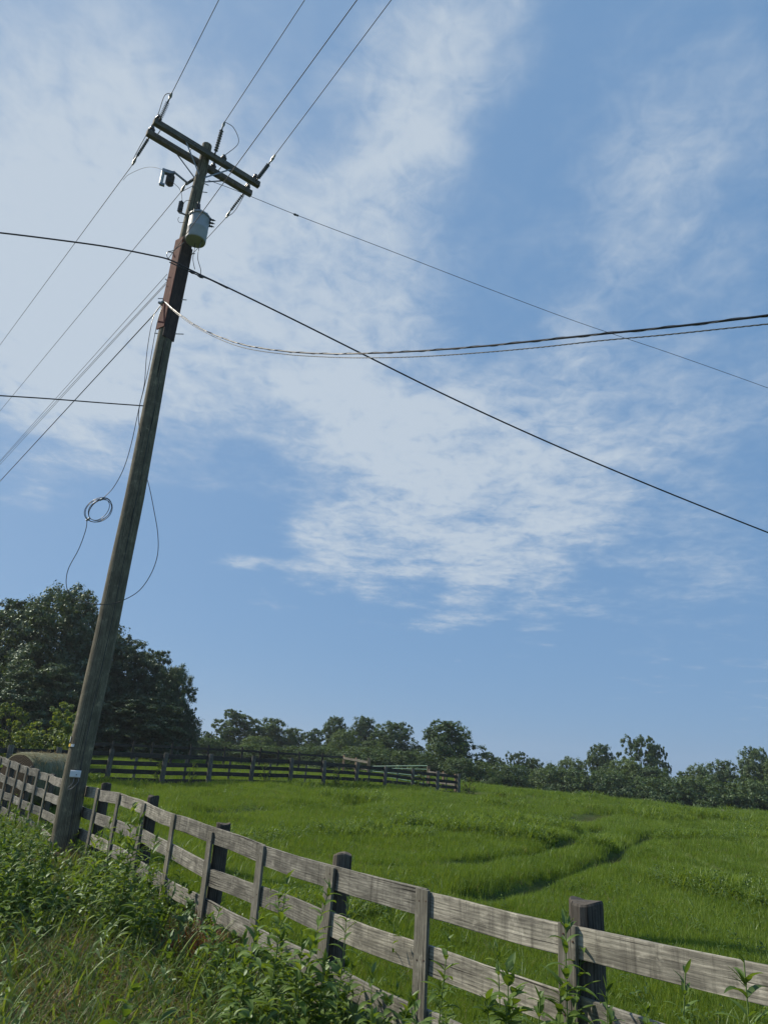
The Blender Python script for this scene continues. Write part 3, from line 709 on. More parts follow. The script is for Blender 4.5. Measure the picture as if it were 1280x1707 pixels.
# ------------------------------------------------------------------ trees
def crown_leaves(rng, lobes, n, size, flat=.35, per=60, hollow=-1.05):
    """leaf cards on the skin of small clumps that sit on the lobes"""
    lc = np.array([l[:3] for l in lobes]); lr = np.array([l[3] for l in lobes])
    w = lr ** 2; w = w / w.sum()
    nc = max(60, n // per)                                   # clumps
    li = rng.choice(len(lobes), nc, p=w)
    dv = rng.normal(size=(nc, 3)); dv /= np.linalg.norm(dv, axis=1)[:, None]
    cc = lc[li] + dv * (lr[li] * rng.uniform(.55, 1.12, nc) ** .7)[:, None]
    cr = lr[li] * rng.uniform(.13, .36, nc)
    # hollows: drop clumps where a slow wave dips
    wv_ = np.sin(cc[:, 0] * 1.9 + 1.3 * np.sin(cc[:, 2] * 1.1)) + np.sin(cc[:, 1] * 1.7 + cc[:, 2] * 2.1) + np.sin(cc[:, 2] * 2.9 + cc[:, 0])
    ok = np.flatnonzero(wv_ > hollow)
    ci = ok[rng.integers(0, len(ok), n)]; d2 = rng.normal(size=(n, 3)); d2 /= np.linalg.norm(d2, axis=1)[:, None]
    pos = cc[ci] + d2 * (cr[ci] * rng.uniform(.25, 1.15, n))[:, None] * np.array([1, 1, .75])
    # leaf normal: loosely outward and up
    nm = dv[ci] * .6 + d2 * .5 + rng.normal(0, .55, (n, 3)) + np.array([0, 0, .35]); nm /= np.linalg.norm(nm, axis=1)[:, None]
    t = rng.normal(size=(n, 3)); t -= nm * (t * nm).sum(1)[:, None]; t /= np.linalg.norm(t, axis=1)[:, None]; b = np.cross(nm, t)
    s = (size * rng.uniform(.55, 1.35, n))[:, None]
    V = np.stack([pos - t * s * .6, pos - b * s * flat + nm * s * .08, pos + t * s * .6, pos + b * s * flat + nm * s * .08], 1).reshape(-1, 3)
    F = np.arange(4 * n).reshape(n, 4); return V, F

def make_tree(name, H, W, seed, nleaf, leafsize, mat, low=.12, lobes_n=26, tall=1.0, sparse=False, depth=None, per=60, hollow=-1.05, fat=1.0):
    """tree meshes (trunk with limbs, crown) in local space"""
    r = np.random.default_rng(seed); lobes = []; depth = depth or W
    z0 = H * low
    for i in range(lobes_n):
        q = (i + r.uniform(.1, .9)) / lobes_n; z = z0 + (H - z0) * q
        prof = max(.18, math.sin(math.pi * (.20 + .72 * q) ** tall)) ** .7
        a = i * 2.4 + r.uniform(-.5, .5)
        lr = W * fat * (.20 if not sparse else .13) * r.uniform(.75, 1.2) * (1.1 - .35 * q)
        rr = (prof * W * .56 - lr * .6) * r.uniform(.6, 1.05)
        lobes.append((math.cos(a) * rr, math.sin(a) * rr * depth / W, min(z, H - lr * .8 - H * .03 * r.uniform(0, 1)), lr))
    if not sparse:
        for q in (.12, .32, .52, .70): lobes.append((r.uniform(-.5, .5), r.uniform(-.5, .5), z0 + (H - z0) * q, W * .34 * (1.1 - .5 * q)))
    lobes.append((r.uniform(-.06, .06) * W, 0, H - W * .13, W * .14))
    mb = MB(); tr = max(.08, H * .018)
    top = H * (.72 if not sparse else .9)
    path = [Vector((math.sin(i * 1.3 + seed) * .02 * H * i / 8, math.cos(i * 1.7 + seed) * .02 * H * i / 8, -.3 + (top + .3) * i / 8)) for i in range(9)]
    mb.tube(path, [tr * (1.25 if i == 0 else 1 - .85 * i / 8) for i in range(9)], 8)
    for (x, y, z, lr) in sorted(lobes, key=lambda l: -l[3])[:16]:
        s = max(.15 * H, z - math.hypot(x, y) * .8 - .08 * H); s = min(s, top * .95); i = min(7, int((s + .3) / (top + .3) * 8)); p0 = path[i]
        p1 = Vector((x * .5, y * .5, (p0.z + z) / 2 - .02 * H)); p2 = Vector((x, y, z))
        mb.tube([p0, p0.lerp(p1, .5) + Vector((0, 0, -.01 * H)), p1, p1.lerp(p2, .5), p2], [tr * .42, tr * .36, tr * .28, tr * .2, tr * .08], 5)
    V, F = crown_leaves(r, lobes, nleaf, leafsize, per=per, hollow=hollow)
    return mb, mesh_np(name + '_crown', V, F, mat)

_tree_src = {}
def tree_kind(key, *a, **k):
    mb, cm = make_tree(key, *a, **k)
    o = mb.build('trunk', M['bark'], None, smooth=True); tm = o.data; bpy.data.objects.remove(o); _tree_src[key] = (tm, cm, a[0], a[1])

def place_tree(key, u, v, y, label, wpx=None, kind='tree', group=None, rot=0.0, sink=0.0):
    """crown top at pixel (u, v), y metres ahead; wpx = crown width in photo pixels"""
    tm, cm, H0, W0 = _tree_src[key]
    top = at(u, v, y); g = gz(top.x, top.y) - sink; h = max(1.0, top.z - g)
    dcam = float(np.array([top.x, top.y, top.z - CZ]) @ _fw)
    wid = (wpx / FPX * dcam) if wpx else W0 * h / H0
    t = thing(kind, (top.x, top.y, g), label, 'shrub' if 'shrub' in kind else 'tree', group)
    t.scale = (wid / W0, wid / W0, h / H0); t.rotation_euler = (0, 0, rot)
    for nm, me in (('trunk', tm), ('crown', cm)):
        o = bpy.data.objects.new(nm, me); COL.objects.link(o); o.parent = t
    return t

tree_kind('oak_a', 13, 11, 1, 95000, .19, M['leaf_oak'], low=.05, lobes_n=34)
tree_kind('oak_b', 13, 10, 2, 85000, .19, M['leaf_oak'], low=.03, lobes_n=30)
tree_kind('oak_c', 11, 9, 3, 75000, .18, M['leaf_oak'], low=.02, lobes_n=30)
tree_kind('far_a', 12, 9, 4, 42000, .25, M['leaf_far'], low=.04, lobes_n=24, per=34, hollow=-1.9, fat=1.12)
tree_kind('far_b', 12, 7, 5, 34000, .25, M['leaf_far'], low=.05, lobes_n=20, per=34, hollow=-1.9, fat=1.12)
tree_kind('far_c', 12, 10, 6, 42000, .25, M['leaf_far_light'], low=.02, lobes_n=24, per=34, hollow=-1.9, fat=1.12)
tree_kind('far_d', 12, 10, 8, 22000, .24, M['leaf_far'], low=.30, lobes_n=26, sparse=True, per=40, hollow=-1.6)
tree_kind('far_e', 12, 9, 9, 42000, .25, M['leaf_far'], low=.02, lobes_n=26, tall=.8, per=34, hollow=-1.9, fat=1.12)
tree_kind('bush', 3.5, 3.6, 10, 13000, .13, M['leaf_shrub'], low=.0, lobes_n=16)
tree_kind('bush_b', 3.5, 2.6, 12, 8000, .13, M['leaf_shrub'], low=.0, lobes_n=12, sparse=True)
tree_kind('dark_bush', 4, 6, 13, 40000, .13, M['leaf_far'], low=.0, lobes_n=16, per=34, hollow=-2.5)

GL = 'big dark trees behind the pen on the left'
for (k, u, v, y, w, r_, lab) in [
    ('oak_a', -60, 1010, 62, 260, .3, 'huge dark tree cut by the left edge of the photo'),
    ('oak_b', 45, 1002, 58, 175, 1.2, 'tall dark tree with sky showing through its upper left crown'),
    ('oak_a', 128, 985, 56, 190, 2.4, 'tallest dark tree, directly behind the upper part of the pole foot'),
    ('oak_c', 172, 1040, 60, 110, 4.0, 'dark tree whose crown shows just right of the pole below the tallest'),
    ('oak_b', 215, 1062, 58, 120, 3.3, 'dark rounded tree right of the pole, first of the descending crowns'),
    ('oak_c', 255, 1085, 57, 110, .5, 'dark dense tree in the middle of the descending crowns'),
    ('oak_a', 292, 1112, 56, 92, 5.1, 'dark tree forming the right shoulder of the big group'),
    ('oak_c', 318, 1185, 55, 42, 2.2, 'small lower tree at the right foot of the big dark group'),
    ('oak_c', 90, 1105, 50, 170, 1.9, 'lower dark tree filling the space under the tall crowns left of the pole'),
    ('oak_b', 235, 1160, 52, 170, 2.9, 'lower dark tree under the descending crowns right of the pole'),
    ('oak_a', -20, 1130, 50, 150, .9, 'lower dark tree behind the yellow green bushes at the left edge')]:
    place_tree(k, u, v, y, lab, w, 'oak_tree', GL, r_)
GF = 'tree line beyond the pasture'
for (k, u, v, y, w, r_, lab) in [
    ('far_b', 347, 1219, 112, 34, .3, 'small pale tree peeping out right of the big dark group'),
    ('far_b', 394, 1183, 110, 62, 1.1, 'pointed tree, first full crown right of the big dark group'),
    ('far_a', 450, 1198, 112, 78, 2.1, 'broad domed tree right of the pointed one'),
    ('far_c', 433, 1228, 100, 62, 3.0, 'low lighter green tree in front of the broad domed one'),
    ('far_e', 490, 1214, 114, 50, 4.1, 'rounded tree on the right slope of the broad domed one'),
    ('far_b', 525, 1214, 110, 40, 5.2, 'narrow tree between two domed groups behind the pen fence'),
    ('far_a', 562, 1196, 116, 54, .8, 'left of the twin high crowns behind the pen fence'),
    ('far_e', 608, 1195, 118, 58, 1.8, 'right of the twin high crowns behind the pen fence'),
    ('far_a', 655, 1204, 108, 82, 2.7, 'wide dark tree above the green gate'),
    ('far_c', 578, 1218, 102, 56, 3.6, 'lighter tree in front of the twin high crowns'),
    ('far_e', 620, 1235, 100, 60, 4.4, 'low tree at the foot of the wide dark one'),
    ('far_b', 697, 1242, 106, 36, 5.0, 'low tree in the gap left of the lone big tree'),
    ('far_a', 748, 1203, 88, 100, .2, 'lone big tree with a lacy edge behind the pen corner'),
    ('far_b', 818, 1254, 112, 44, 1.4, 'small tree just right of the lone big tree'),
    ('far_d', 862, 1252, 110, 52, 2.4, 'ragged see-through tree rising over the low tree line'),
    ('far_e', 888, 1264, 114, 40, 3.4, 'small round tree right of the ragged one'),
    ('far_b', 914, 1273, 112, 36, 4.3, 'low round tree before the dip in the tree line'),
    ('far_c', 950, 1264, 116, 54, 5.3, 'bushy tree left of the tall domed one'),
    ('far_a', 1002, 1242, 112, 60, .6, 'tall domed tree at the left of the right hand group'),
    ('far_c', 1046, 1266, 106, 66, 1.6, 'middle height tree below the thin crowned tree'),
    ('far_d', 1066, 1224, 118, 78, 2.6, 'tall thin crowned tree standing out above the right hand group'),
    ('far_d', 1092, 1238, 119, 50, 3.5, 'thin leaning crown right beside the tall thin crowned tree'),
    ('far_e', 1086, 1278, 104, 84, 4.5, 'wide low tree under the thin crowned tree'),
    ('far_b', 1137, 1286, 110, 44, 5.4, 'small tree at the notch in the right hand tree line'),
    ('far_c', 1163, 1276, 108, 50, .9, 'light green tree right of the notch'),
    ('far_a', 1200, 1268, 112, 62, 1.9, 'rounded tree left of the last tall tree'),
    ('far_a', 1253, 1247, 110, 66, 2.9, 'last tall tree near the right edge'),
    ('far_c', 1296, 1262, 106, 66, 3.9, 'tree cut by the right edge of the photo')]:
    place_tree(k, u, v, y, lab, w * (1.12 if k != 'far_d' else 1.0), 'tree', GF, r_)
GB = 'undergrowth at the foot of the tree line'
for (k, u, v, y, w, r_, lab) in [
    ('dark_bush', 350, 1245, 84, 90, 1.1, 'dark thicket at the right foot of the big dark group'), ('dark_bush', 430, 1256, 86, 110, 2.3, 'dark thicket below the broad domed tree'),
    ('dark_bush', 520, 1258, 88, 110, 3.1, 'dark thicket below the narrow tree behind the pen'), ('dark_bush', 610, 1260, 86, 110, 4.6, 'dark thicket below the twin high crowns'),
    ('dark_bush', 690, 1268, 84, 90, 5.6, 'dark thicket just right of the green gate'), ('dark_bush', 775, 1280, 82, 90, .2, 'dark thicket at the foot of the lone big tree'),
    ('dark_bush', 845, 1290, 92, 90, 1.4, 'dark thicket behind the brow of the hill below the ragged tree'), ('dark_bush', 925, 1296, 94, 100, 2.2, 'dark thicket in the dip of the tree line'),
    ('dark_bush', 1000, 1300, 92, 110, 3.2, 'dark thicket below the tall domed tree'), ('dark_bush', 1085, 1312, 90, 120, 4.3, 'dark thicket below the thin crowned tree'),
    ('dark_bush', 1170, 1316, 88, 120, 5.2, 'dark thicket below the light green tree on the right'), ('dark_bush', 1260, 1318, 86, 120, .7, 'dark thicket near the right edge of the field'),
    ('dark_bush', 825, 1298, 66, 28, .4, 'small round shrub on the brow right of the pen corner')]:
    place_tree(k, u, v - 12 * (w > 40), y, lab, w * (1.25 if w > 40 else 1), 'shrub', GB, r_)
GS = 'sunlit shrubs behind the hay bale'
for (k, u, v, y, w, r_, lab) in [
    ('bush', 112, 1172, 37, 92, .4, 'tallest yellow green shrub touching the left side of the pole'), ('bush_b', 20, 1172, 36, 55, 1.3, 'spiky yellow green shrub near the left edge'),
    ('bush_b', 42, 1182, 38, 44, 2.5, 'slim sunlit shrub right beside the spiky one'), ('bush', 62, 1204, 35, 80, 3.3, 'low rounded yellow green shrub above the hay bale'), ('bush', -10, 1200, 35, 80, 4.3, 'yellow green shrub cut by the left edge'),
    ('bush', 128, 1212, 34, 60, 5.0, 'low shrub tucked behind the left side of the pole')]:
    place_tree(k, u, v, y, lab, w, 'shrub', GS, r_)
for (u, v, y, w, lab) in ((324, 1276, 32.6, 16, 'small light weed shrub against the pen fence left of centre'), (262, 1300, 31.5, 14, 'low weed at the foot of a pen fence post'), (440, 1302, 35.6, 18, 'low weed patch below the pen fence boards'),
                          (560, 1304, 39.4, 16, 'low weed below the middle pen fence boards'), (700, 1306, 44.6, 24, 'weed tangle at the pen fence near its corner'), (782, 1305, 48.8, 22, 'dark weed tuft outside the pen corner post')):
    place_tree('bush_b', u, v, y, lab, w, 'shrub', 'weeds along the pen fence', u)

# ------------------------------------------------------------------ near board fence
ROAD_N = Vector((-.835, -.55, 0))                    # faces the road
def near_fence():
    t = thing('board_fence', fence_top(0) - Vector((0, 0, 1.33)), 'weathered grey four board fence running from the right foreground to the left past the pole', 'fence')
    tops = {k: fence_top(k) for k in range(-3, 12)}
    # beyond the pole the fence swings a little to the left
    left = [at(84, 1292.0, 17.0), at(67, 1284.5, 17.35), at(49, 1279, 17.8), at(34.5, 1273.5, 18.25), at(19, 1268.5, 18.7), at(5, 1263.5, 19.1), at(-12, 1258, 19.6), at(-30, 1252, 20.1)]
    line = [tops[k] for k in range(-3, 11)] + left
    zf = [0, -.345, -.69, -1.03]
    rr = random.Random(3)
    n = len(line)
    # boards: each spans two bays, rows staggered
    for row in range(4):
        i = 0
        while i < n - 1:
            j = min(n - 1, i + (2 if not (i == 0 and row % 2) else 1)) if i < 10 else i + 1
            a, b = line[i], line[j]
            if (a - b).length < .05: i = j; continue
            mb = MB()
            d = (b - a).normalized(); nn = Vector((d.y, -d.x, 0)); nn = nn if nn.dot(ROAD_N) > 0 else -nn
            # follow the line through intermediate points
            z1 = zf[row] - .0825 + rr.uniform(-.02, .02); z2 = zf[row] - .0825 + rr.uniform(-.02, .02)
            sg = max(4, int((b - a).length / .22))
            A = a + Vector((0, 0, z1)) + d * .004; B = b + Vector((0, 0, z2)) - d * .004
            mb.board(A, B, nn, .165 * rr.uniform(.93, 1.05), .024, sg, .0075, seed=rr.uniform(0, 40), bev=.003)
            o = mb.build('rail', M['fence_wood'], t); o.location = -t.location
            i = j
    # upright battens nailed over the boards on the road side
    for i, p in enumerate(line):
        if i == 0: continue
        q = line[min(i + 1, n - 1)]; pp = line[i - 1]; d = (q - pp).normalized(); nn = Vector((d.y, -d.x, 0)).normalized(); nn = nn if nn.dot(ROAD_N) > 0 else -nn
        w = .125 * rr.uniform(.92, 1.08) if i < 14 else .085
        if i == 4: w = .14
        g = gz(p.x, p.y)
        tl = rr.uniform(-.03, .03)
        off = nn * (.013 + .0125 + .003)
        mb = MB(); mb.board(Vector((p.x, p.y, g - .1)) + off, p + Vector((0, 0, rr.uniform(-.012, .008))) + off + d * tl, nn, w, .025, 8, .003, seed=rr.uniform(0, 40), bev=.003)
        if i < 12:
            for z_ in zf:
                for e_ in (-.25, .28):
                    q_ = Vector((p.x, p.y, p.z + z_ - .0825 + rr.uniform(-.03, .03))) + off + nn * .0125 + d * w * e_
                    mb.lathe(q_, nn, [(-.002, .0055), (.002, .0055), (.003, 0)], 8, m=1)
        o = mb.build('batten', [M['batten_wood'], M['nail']], t); o.location = -t.location
    # posts on the field side at every second batten
    for i, p in enumerate(line):
        k = i - 3
        big = (k == 0)
        if (k % 2) != 0 and i < 14: continue
        if i >= 14 and i % 2: continue
        q = line[min(i + 1, n - 1)]; pp = line[max(i - 1, 0)]; d = (q - pp).normalized(); nn = Vector((d.y, -d.x, 0)).normalized(); nn = nn if nn.dot(ROAD_N) > 0 else -nn
        rad = .098 if big else (.082 if i < 14 else .06)
        c = p - nn * (.014 + rad + .002) + Vector((0, 0, 0)); g = gz(p.x, p.y); top = p.z + (.10 if big else .085 if i < 14 else .04)
        if i >= 14: top = p.z + rr.uniform(-.02, .05)
        mb = MB(); m_ = 14; rows = []; us = []
        zs = [g - .2, g + .3, (g + top) / 2, top - .12, top - .012, top]
        for zi, z in enumerate(zs):
            f = (1.05, 1.03, 1.0, .98, .97, .90)[zi]
            rows.append([(c.x + math.cos(2 * math.pi * j / m_) * rad * f * (1 + .05 * math.sin(j * 2.1 + i)), c.y + math.sin(2 * math.pi * j / m_) * rad * f * (1 + .05 * math.cos(j * 1.7 + i)),
                          z + (.012 * math.sin(j * .9 + i) if zi >= 4 else 0)) for j in range(m_)]); us.append(z + i * 3.3)
        mb.grid(rows, (us, [i * 1.7 + 2 * math.pi * rad * j / m_ for j in range(m_ + 1)]), closed=True)
        mb.quad(rows[-1], [(x_ * 3 + i, y_ * 3) for x_, y_, z_ in rows[-1]])
        o = mb.build('post', M['post_wood'], t, smooth=False); o.location = -t.location
    return t
near_fence()

# ------------------------------------------------------------------ pen fences and gate
def rail_fence(name, tops, label, boards, bh, post_r, mat_r, mat_p, group=None, height=1.27, cam_side=True, mids=True, post_up=.0, square=False):
    base = Vector((tops[0].x, tops[0].y, gz(tops[0].x, tops[0].y)))
    t = thing(name, base, label, 'fence', group); rr = random.Random(len(tops) * 7 + boards)
    for i, p in enumerate(tops):
        g = gz(p.x, p.y); a = tops[max(i - 1, 0)]; b = tops[min(i + 1, len(tops) - 1)]; d = (b - a).normalized(); n_ = Vector((d.y, -d.x, 0)).normalized()
        if n_.dot(Vector((-p.x, -p.y, 0))) < 0: n_ = -n_
        mb = MB(); c = Vector((p.x, p.y, 0))
        lean = Vector((rr.uniform(-.03, .03), rr.uniform(-.03, .03), 0))
        if square: mb.board(Vector((c.x, c.y, g - .2)), Vector((c.x, c.y, p.z + .05)) + lean, n_, post_r * 2, post_r * 2, 3, .004, seed=i * 1.3, bev=.01)
        else: mb.tube([(c.x, c.y, g - .2), (c.x, c.y, (g + p.z) / 2), Vector((c.x, c.y, p.z + post_up + rr.uniform(-.03, .05))) + lean], [post_r * 1.08, post_r, post_r * .95], 10, seed=i * 2.1)
        o = mb.build('post', mat_p, t); o.location = -t.location
        if i < len(tops) - 1:
            q = tops[i + 1]; dd = (q - p).normalized(); nn = Vector((dd.y, -dd.x, 0)).normalized()
            if nn.dot(Vector((-p.x, -p.y, 0))) < 0: nn = -nn
            off = nn * (-(post_r + .018)) if cam_side else nn * (post_r + .018)
            gq = gz(q.x, q.y); hp, hq = min(height, p.z - g + .15), min(height, q.z - gq + .15)
            for k in range(boards):
                f = k / max(1, boards - 1)
                za = p.z - .07 - bh / 2 - f * (hp - .12 - bh); zb = q.z - .07 - bh / 2 - f * (hq - .12 - bh)
                sag = rr.uniform(-.02, .02)
                mb = MB(); mb.board(Vector((p.x, p.y, za + sag)) + off, Vector((q.x, q.y, zb + rr.uniform(-.02, .02))) + off, nn, bh, .03, 3, .004, seed=rr.uniform(0, 30), bev=.003)
                o = mb.build('rail', mat_r, t); o.location = -t.location
            if mids:
                m_ = (p + q) / 2; gm = gz(m_.x, m_.y); off2 = off * (1 + .034 / (post_r + .018))
                mb = MB(); mb.board(Vector((m_.x, m_.y, gm + .03)) + off2, Vector((m_.x, m_.y, m_.z - .12)) + off2, nn, .12, .025, 2, .003, seed=rr.uniform(0, 30), bev=.003)
                o = mb.build('batten', mat_p, t); o.location = -t.location
    return t
rail_fence('pen_fence', PEN, 'dark four board pen fence across the middle of the pasture, its posts toward the camera', 4, .175, .105, M['pen_wood'], M['pen_post'], post_up=.02)
ROW2 = [at(u, v, y) for u, v, y in ((-70, 1229, 40), (0, 1231, 41), (60, 1233, 42), (120, 1235, 43), (190, 1237, 44), (224, 1238.5, 45), (256, 1240, 46), (289, 1241.5, 47), (319, 1243, 48), (349, 1244.5, 49), (376, 1246, 50), (405, 1247.5, 51),
                                    (435, 1249.5, 52), (465, 1252, 53), (500, 1254.5, 54), (538, 1257, 55), (574, 1259, 56))]
for i, p in enumerate(ROW2): pass
rail_fence('back_fence', ROW2, 'dark fence behind the pen running along the foot of the big trees', 3, .15, .07, M['pen_wood'], M['pen_wood'], mids=False, post_up=.06)
SIDE_A = [at(574, 1260, 56), at(594, 1264, 55), at(616, 1268, 54)]
t = rail_fence('side_fence', SIDE_A, 'short pale board fence left of the green gate at the back of the pen', 3, .15, .07, M['pale_board'], M['gate_post'], cam_side=False, mids=False, square=True)
SIDE_B = [at(715, 1283, 50.6), at(739, 1287.5, 49.7), at(760, 1291.5, 48.9)]
rail_fence('side_fence', SIDE_B, 'short pale board fence between the green gate and the pen corner', 3, .15, .07, M['pale_board'], M['gate_post'], cam_side=False, mids=False, square=True)

def gate():
    A = at(619.5, 1277.5, 53.8); B = at(712, 1276.5, 50.8)
    gA, gB = gz(A.x, A.y), gz(B.x, B.y)
    t = thing('tube_gate', (A.x, A.y, gA), 'green tubular farm gate between two brown posts at the back of the pen', 'gate')
    hA, hB = A.z - gA - .12, B.z - gB - .12; rows = 5
    fr = MB()
    lo, hi = Vector((A.x, A.y, gA + .12)), A; lo2, hi2 = Vector((B.x, B.y, gB + .12)), B
    fr.tube([lo, hi], .03, 8); fr.tube([lo2, hi2], .03, 8); fr.tube([hi, hi2], .03, 8); fr.tube([lo, lo2], .03, 8)
    o = fr.build('frame', M['gate_green'], t, smooth=True); o.location = -t.location
    for k in range(1, rows):
        f = k / rows; mb = MB(); mb.tube([hi.lerp(lo, f), hi2.lerp(lo2, f)], .024, 8); o = mb.build('bar', M['gate_green'], t, smooth=True); o.location = -t.location
    mb = MB(); mb.board((hi + hi2) / 2, (lo + lo2) / 2, (0, -1, 0), .05, .02, 1, 0, bev=.003); o = mb.build('brace', M['gate_green'], t); o.location = -t.location
    for (u, v, y, lab) in ((615.5, 1263.5, 53.95, 'tall warm brown post on the left of the green gate'), (714.5, 1276.5, 50.7, 'sunlit orange brown post on the right of the green gate')):
        P = at(u, v, y); g = gz(P.x, P.y); p = MB(); p.board((P.x, P.y, g - .2), P, (0, -1, 0), .22, .2, 4, .004, seed=u, bev=.012)
        o = p.build('gate_post', M['gate_post'], loc=Vector((P.x, P.y, g))); tag(o, lab, 'post')
gate()

# ------------------------------------------------------------------ hay bale, stone
def bale():
    c0 = at(72, 1255, 21.0); g = gz(c0.x, c0.y); r = (c0.z - g) / 2 + .02
    ax = Vector((.52, .85, 0)).normalized(); L = 1.55
    t = thing('hay_bale', (c0.x, c0.y, g), 'large round net wrapped hay bale lying behind the fence left of the pole', 'hay bale')
    c = Vector((c0.x + .12, c0.y, g + r - .03)); mb = MB(); n = 44
    prof = [(-L / 2, r * .90), (-L / 2 + .05, r * .97), (-L / 2 + .14, r), (-.4, r * 1.01), (0, r), (.4, r * 1.01), (L / 2 - .14, r), (L / 2 - .05, r * .97), (L / 2, r * .90)]
    side = ax.cross(Vector((0, 0, 1))); rows = []
    for a, rad in prof:
        ring = []
        for j in range(n):
            th = 2 * math.pi * j / n; rr = rad * (1 + .012 * math.sin(th * 5 + a * 4) + .008 * math.sin(th * 11 + a * 9))
            zz = math.sin(th) * rr
            if zz < -r * .86: zz = -r * .86 + (zz + r * .86) * .3
            ring.append(c + ax * a + side * math.cos(th) * rr * 1.22 + Vector((0, 0, zz * .98)))
        rows.append(ring)
    mb.grid(rows, ([a + 1 for a, _ in prof], [r * 2 * math.pi * j / n for j in range(n + 1)]), closed=True)
    o = mb.build('net_wrap', M['bale'], t, smooth=True); o.location = -t.location
    r_ = np.random.default_rng(4); V = []; F = []
    for i in range(700):
        a = r_.uniform(-L / 2, L / 2); th = r_.uniform(0, math.pi); rr = r * r_.uniform(.99, 1.015); q = c + ax * a + side * math.cos(th) * rr * 1.22 + Vector((0, 0, math.sin(th) * rr * .98))
        d_ = (side * -math.sin(th) * r_.uniform(-1, 1) + Vector((0, 0, math.cos(th))) * r_.uniform(-1, 1) + ax * r_.uniform(-1, 1) + (q - c - ax * a) * r_.uniform(.0, .7)).normalized() * r_.uniform(.04, .16)
        w_ = d_.orthogonal().normalized() * .004; k0 = len(V); V += [tuple(q - w_), tuple(q + w_), tuple(q + d_ + w_ * .5), tuple(q + d_ - w_ * .5)]; F.append((k0, k0 + 1, k0 + 2, k0 + 3))
    lo = bpy.data.objects.new('loose_hay', mesh_np('loose_hay', np.array(V), np.array(F), M['thatch'])); COL.objects.link(lo); lo.parent = t; lo.location = -t.location
    for row, a, s in ((rows[0], prof[0][0], -1), (rows[-1], prof[-1][0], 1)):
        e = MB(); cc = c + ax * a; rings = [row] + [[cc.lerp(Vector(p), f) + ax * s * .03 * (1 - f) for p in row] for f in (.7, .4, .15)]
        e.grid(rings, ([0, .2, .4, .6], [j * .1 for j in range(n + 1)]), closed=True); e.quad(rings[-1], [(0, 0)] * n)
        o = e.build('end_face', M['bale_end'], None, smooth=True, loc=cc); o.parent = t; o.location = cc - t.location
bale()
def stone():
    P = at(1203, 1354, 46); g = gz(P.x, P.y); r = random.Random(5); mb = MB(); rows = []
    for i in range(6):
        th = math.pi / 2 * i / 5; rows.append([(P.x + math.cos(2 * math.pi * j / 12) * math.cos(th) * .38 * r.uniform(.9, 1.1), P.y + math.sin(2 * math.pi * j / 12) * math.cos(th) * .3, g - .12 + math.sin(th) * .36 * r.uniform(.95, 1.05)) for j in range(12)])
    mb.grid(rows, ([.1 * i for i in range(6)], [.1 * j for j in range(13)]), closed=True)
    tag(mb.build('rock', M['stone'], None, smooth=True, loc=(P.x, P.y, g)), 'small pale rock at the far edge of the field on the right', 'rock')
stone()

# ------------------------------------------------------------------ utility pole
PY = 13.5
POLE_PX = [(104, 1415), (108, 1395), (125, 1300), (150.5, 1180), (176, 1063), (200, 945), (224.5, 830), (246, 717), (267, 604), (290, 492), (313.5, 382), (338, 279), (345.5, 243)]
POLE_R = [.235, .212, .207, .204, .200, .196, .190, .180, .166, .152, .140, .124, .118]
PP = [at(u, v, PY) for u, v in POLE_PX]
PP[0] = Vector((PP[1].x - .01, PY, gz(PP[1].x, PY) - .25))
def pole_at(z):
    for a, b, ra, rb in zip(PP[:-1], PP[1:], POLE_R[:-1], POLE_R[1:]):
        if a.z <= z <= b.z:
            t = (z - a.z) / (b.z - a.z); return a.lerp(b, t), ra + (rb - ra) * t
    return PP[-1].copy(), POLE_R[-1]
AD = Vector((.789, .614, 0)); AN = Vector((.614, -.789, 0))        # along the crossarms, towards the camera
VD = Vector((.35, -.94, 0)); VR = Vector((.94, .35, 0))            # towards the viewer from the pole, to the viewer's right
ZARM = CZ + 13.78
CTOP = Vector((-4.985, 13.5, ZARM))

pole = thing('utility_pole', (PP[1].x, PY, gz(PP[1].x, PY)), 'tall weathered wooden utility pole with double crossarms and a grey transformer standing at the fence', 'utility pole')
def part(mb, name, mat, smooth=False, parent=None):
    o = mb.build(name, mat, None, smooth=smooth); o.parent = parent or pole
    o.location = -pole.location if parent is None else (0, 0, 0)
    return o
def dense_path(pts, rad, k):
    P_, R_ = [], []
    for i in range(len(pts) - 1):
        for j in range(k):
            t = j / k; P_.append(pts[i].lerp(pts[i + 1], t)); R_.append(rad[i] * (1 - t) + rad[i + 1] * t)
    P_.append(pts[-1]); R_.append(rad[-1]); return P_, R_
def wood_shaft():
    P_, R_ = dense_path(PP, POLE_R, 5); mb = MB(); n = 28; rows = []; us = []
    for i, (p, r) in enumerate(zip(P_, R_)):
        rows.append([(p.x + math.cos(2 * math.pi * j / n) * r * (1 + .012 * math.sin(j * 1.9 + i * .23) + .010 * math.sin(j * 4.3)), p.y + math.sin(2 * math.pi * j / n) * r * (1 + .012 * math.cos(j * 2.3 + i * .19)), p.z) for j in range(n)]); us.append(p.z)
    mb.grid(rows, (us, [2 * math.pi * .18 * j / n for j in range(n + 1)]), closed=True); mb.quad(rows[-1], [(x, y) for x, y, z in rows[-1]])
    part(mb, 'shaft', M['pole_wood'], True)
wood_shaft()
HL = 1.40
arm_c = {1: CTOP + AN * .205, -1: CTOP - AN * .205}
for s in (1, -1):
    mb = MB(); mb.board(arm_c[s] - AD * HL, arm_c[s] + AD * HL, AN, .155, .125, 6, .002, seed=s * 3 + 9, bev=.008); part(mb, 'crossarm', M['arm_wood'])
def arm(s, off, dz=0.0): return arm_c[s] + AD * off + Vector((0, 0, dz))
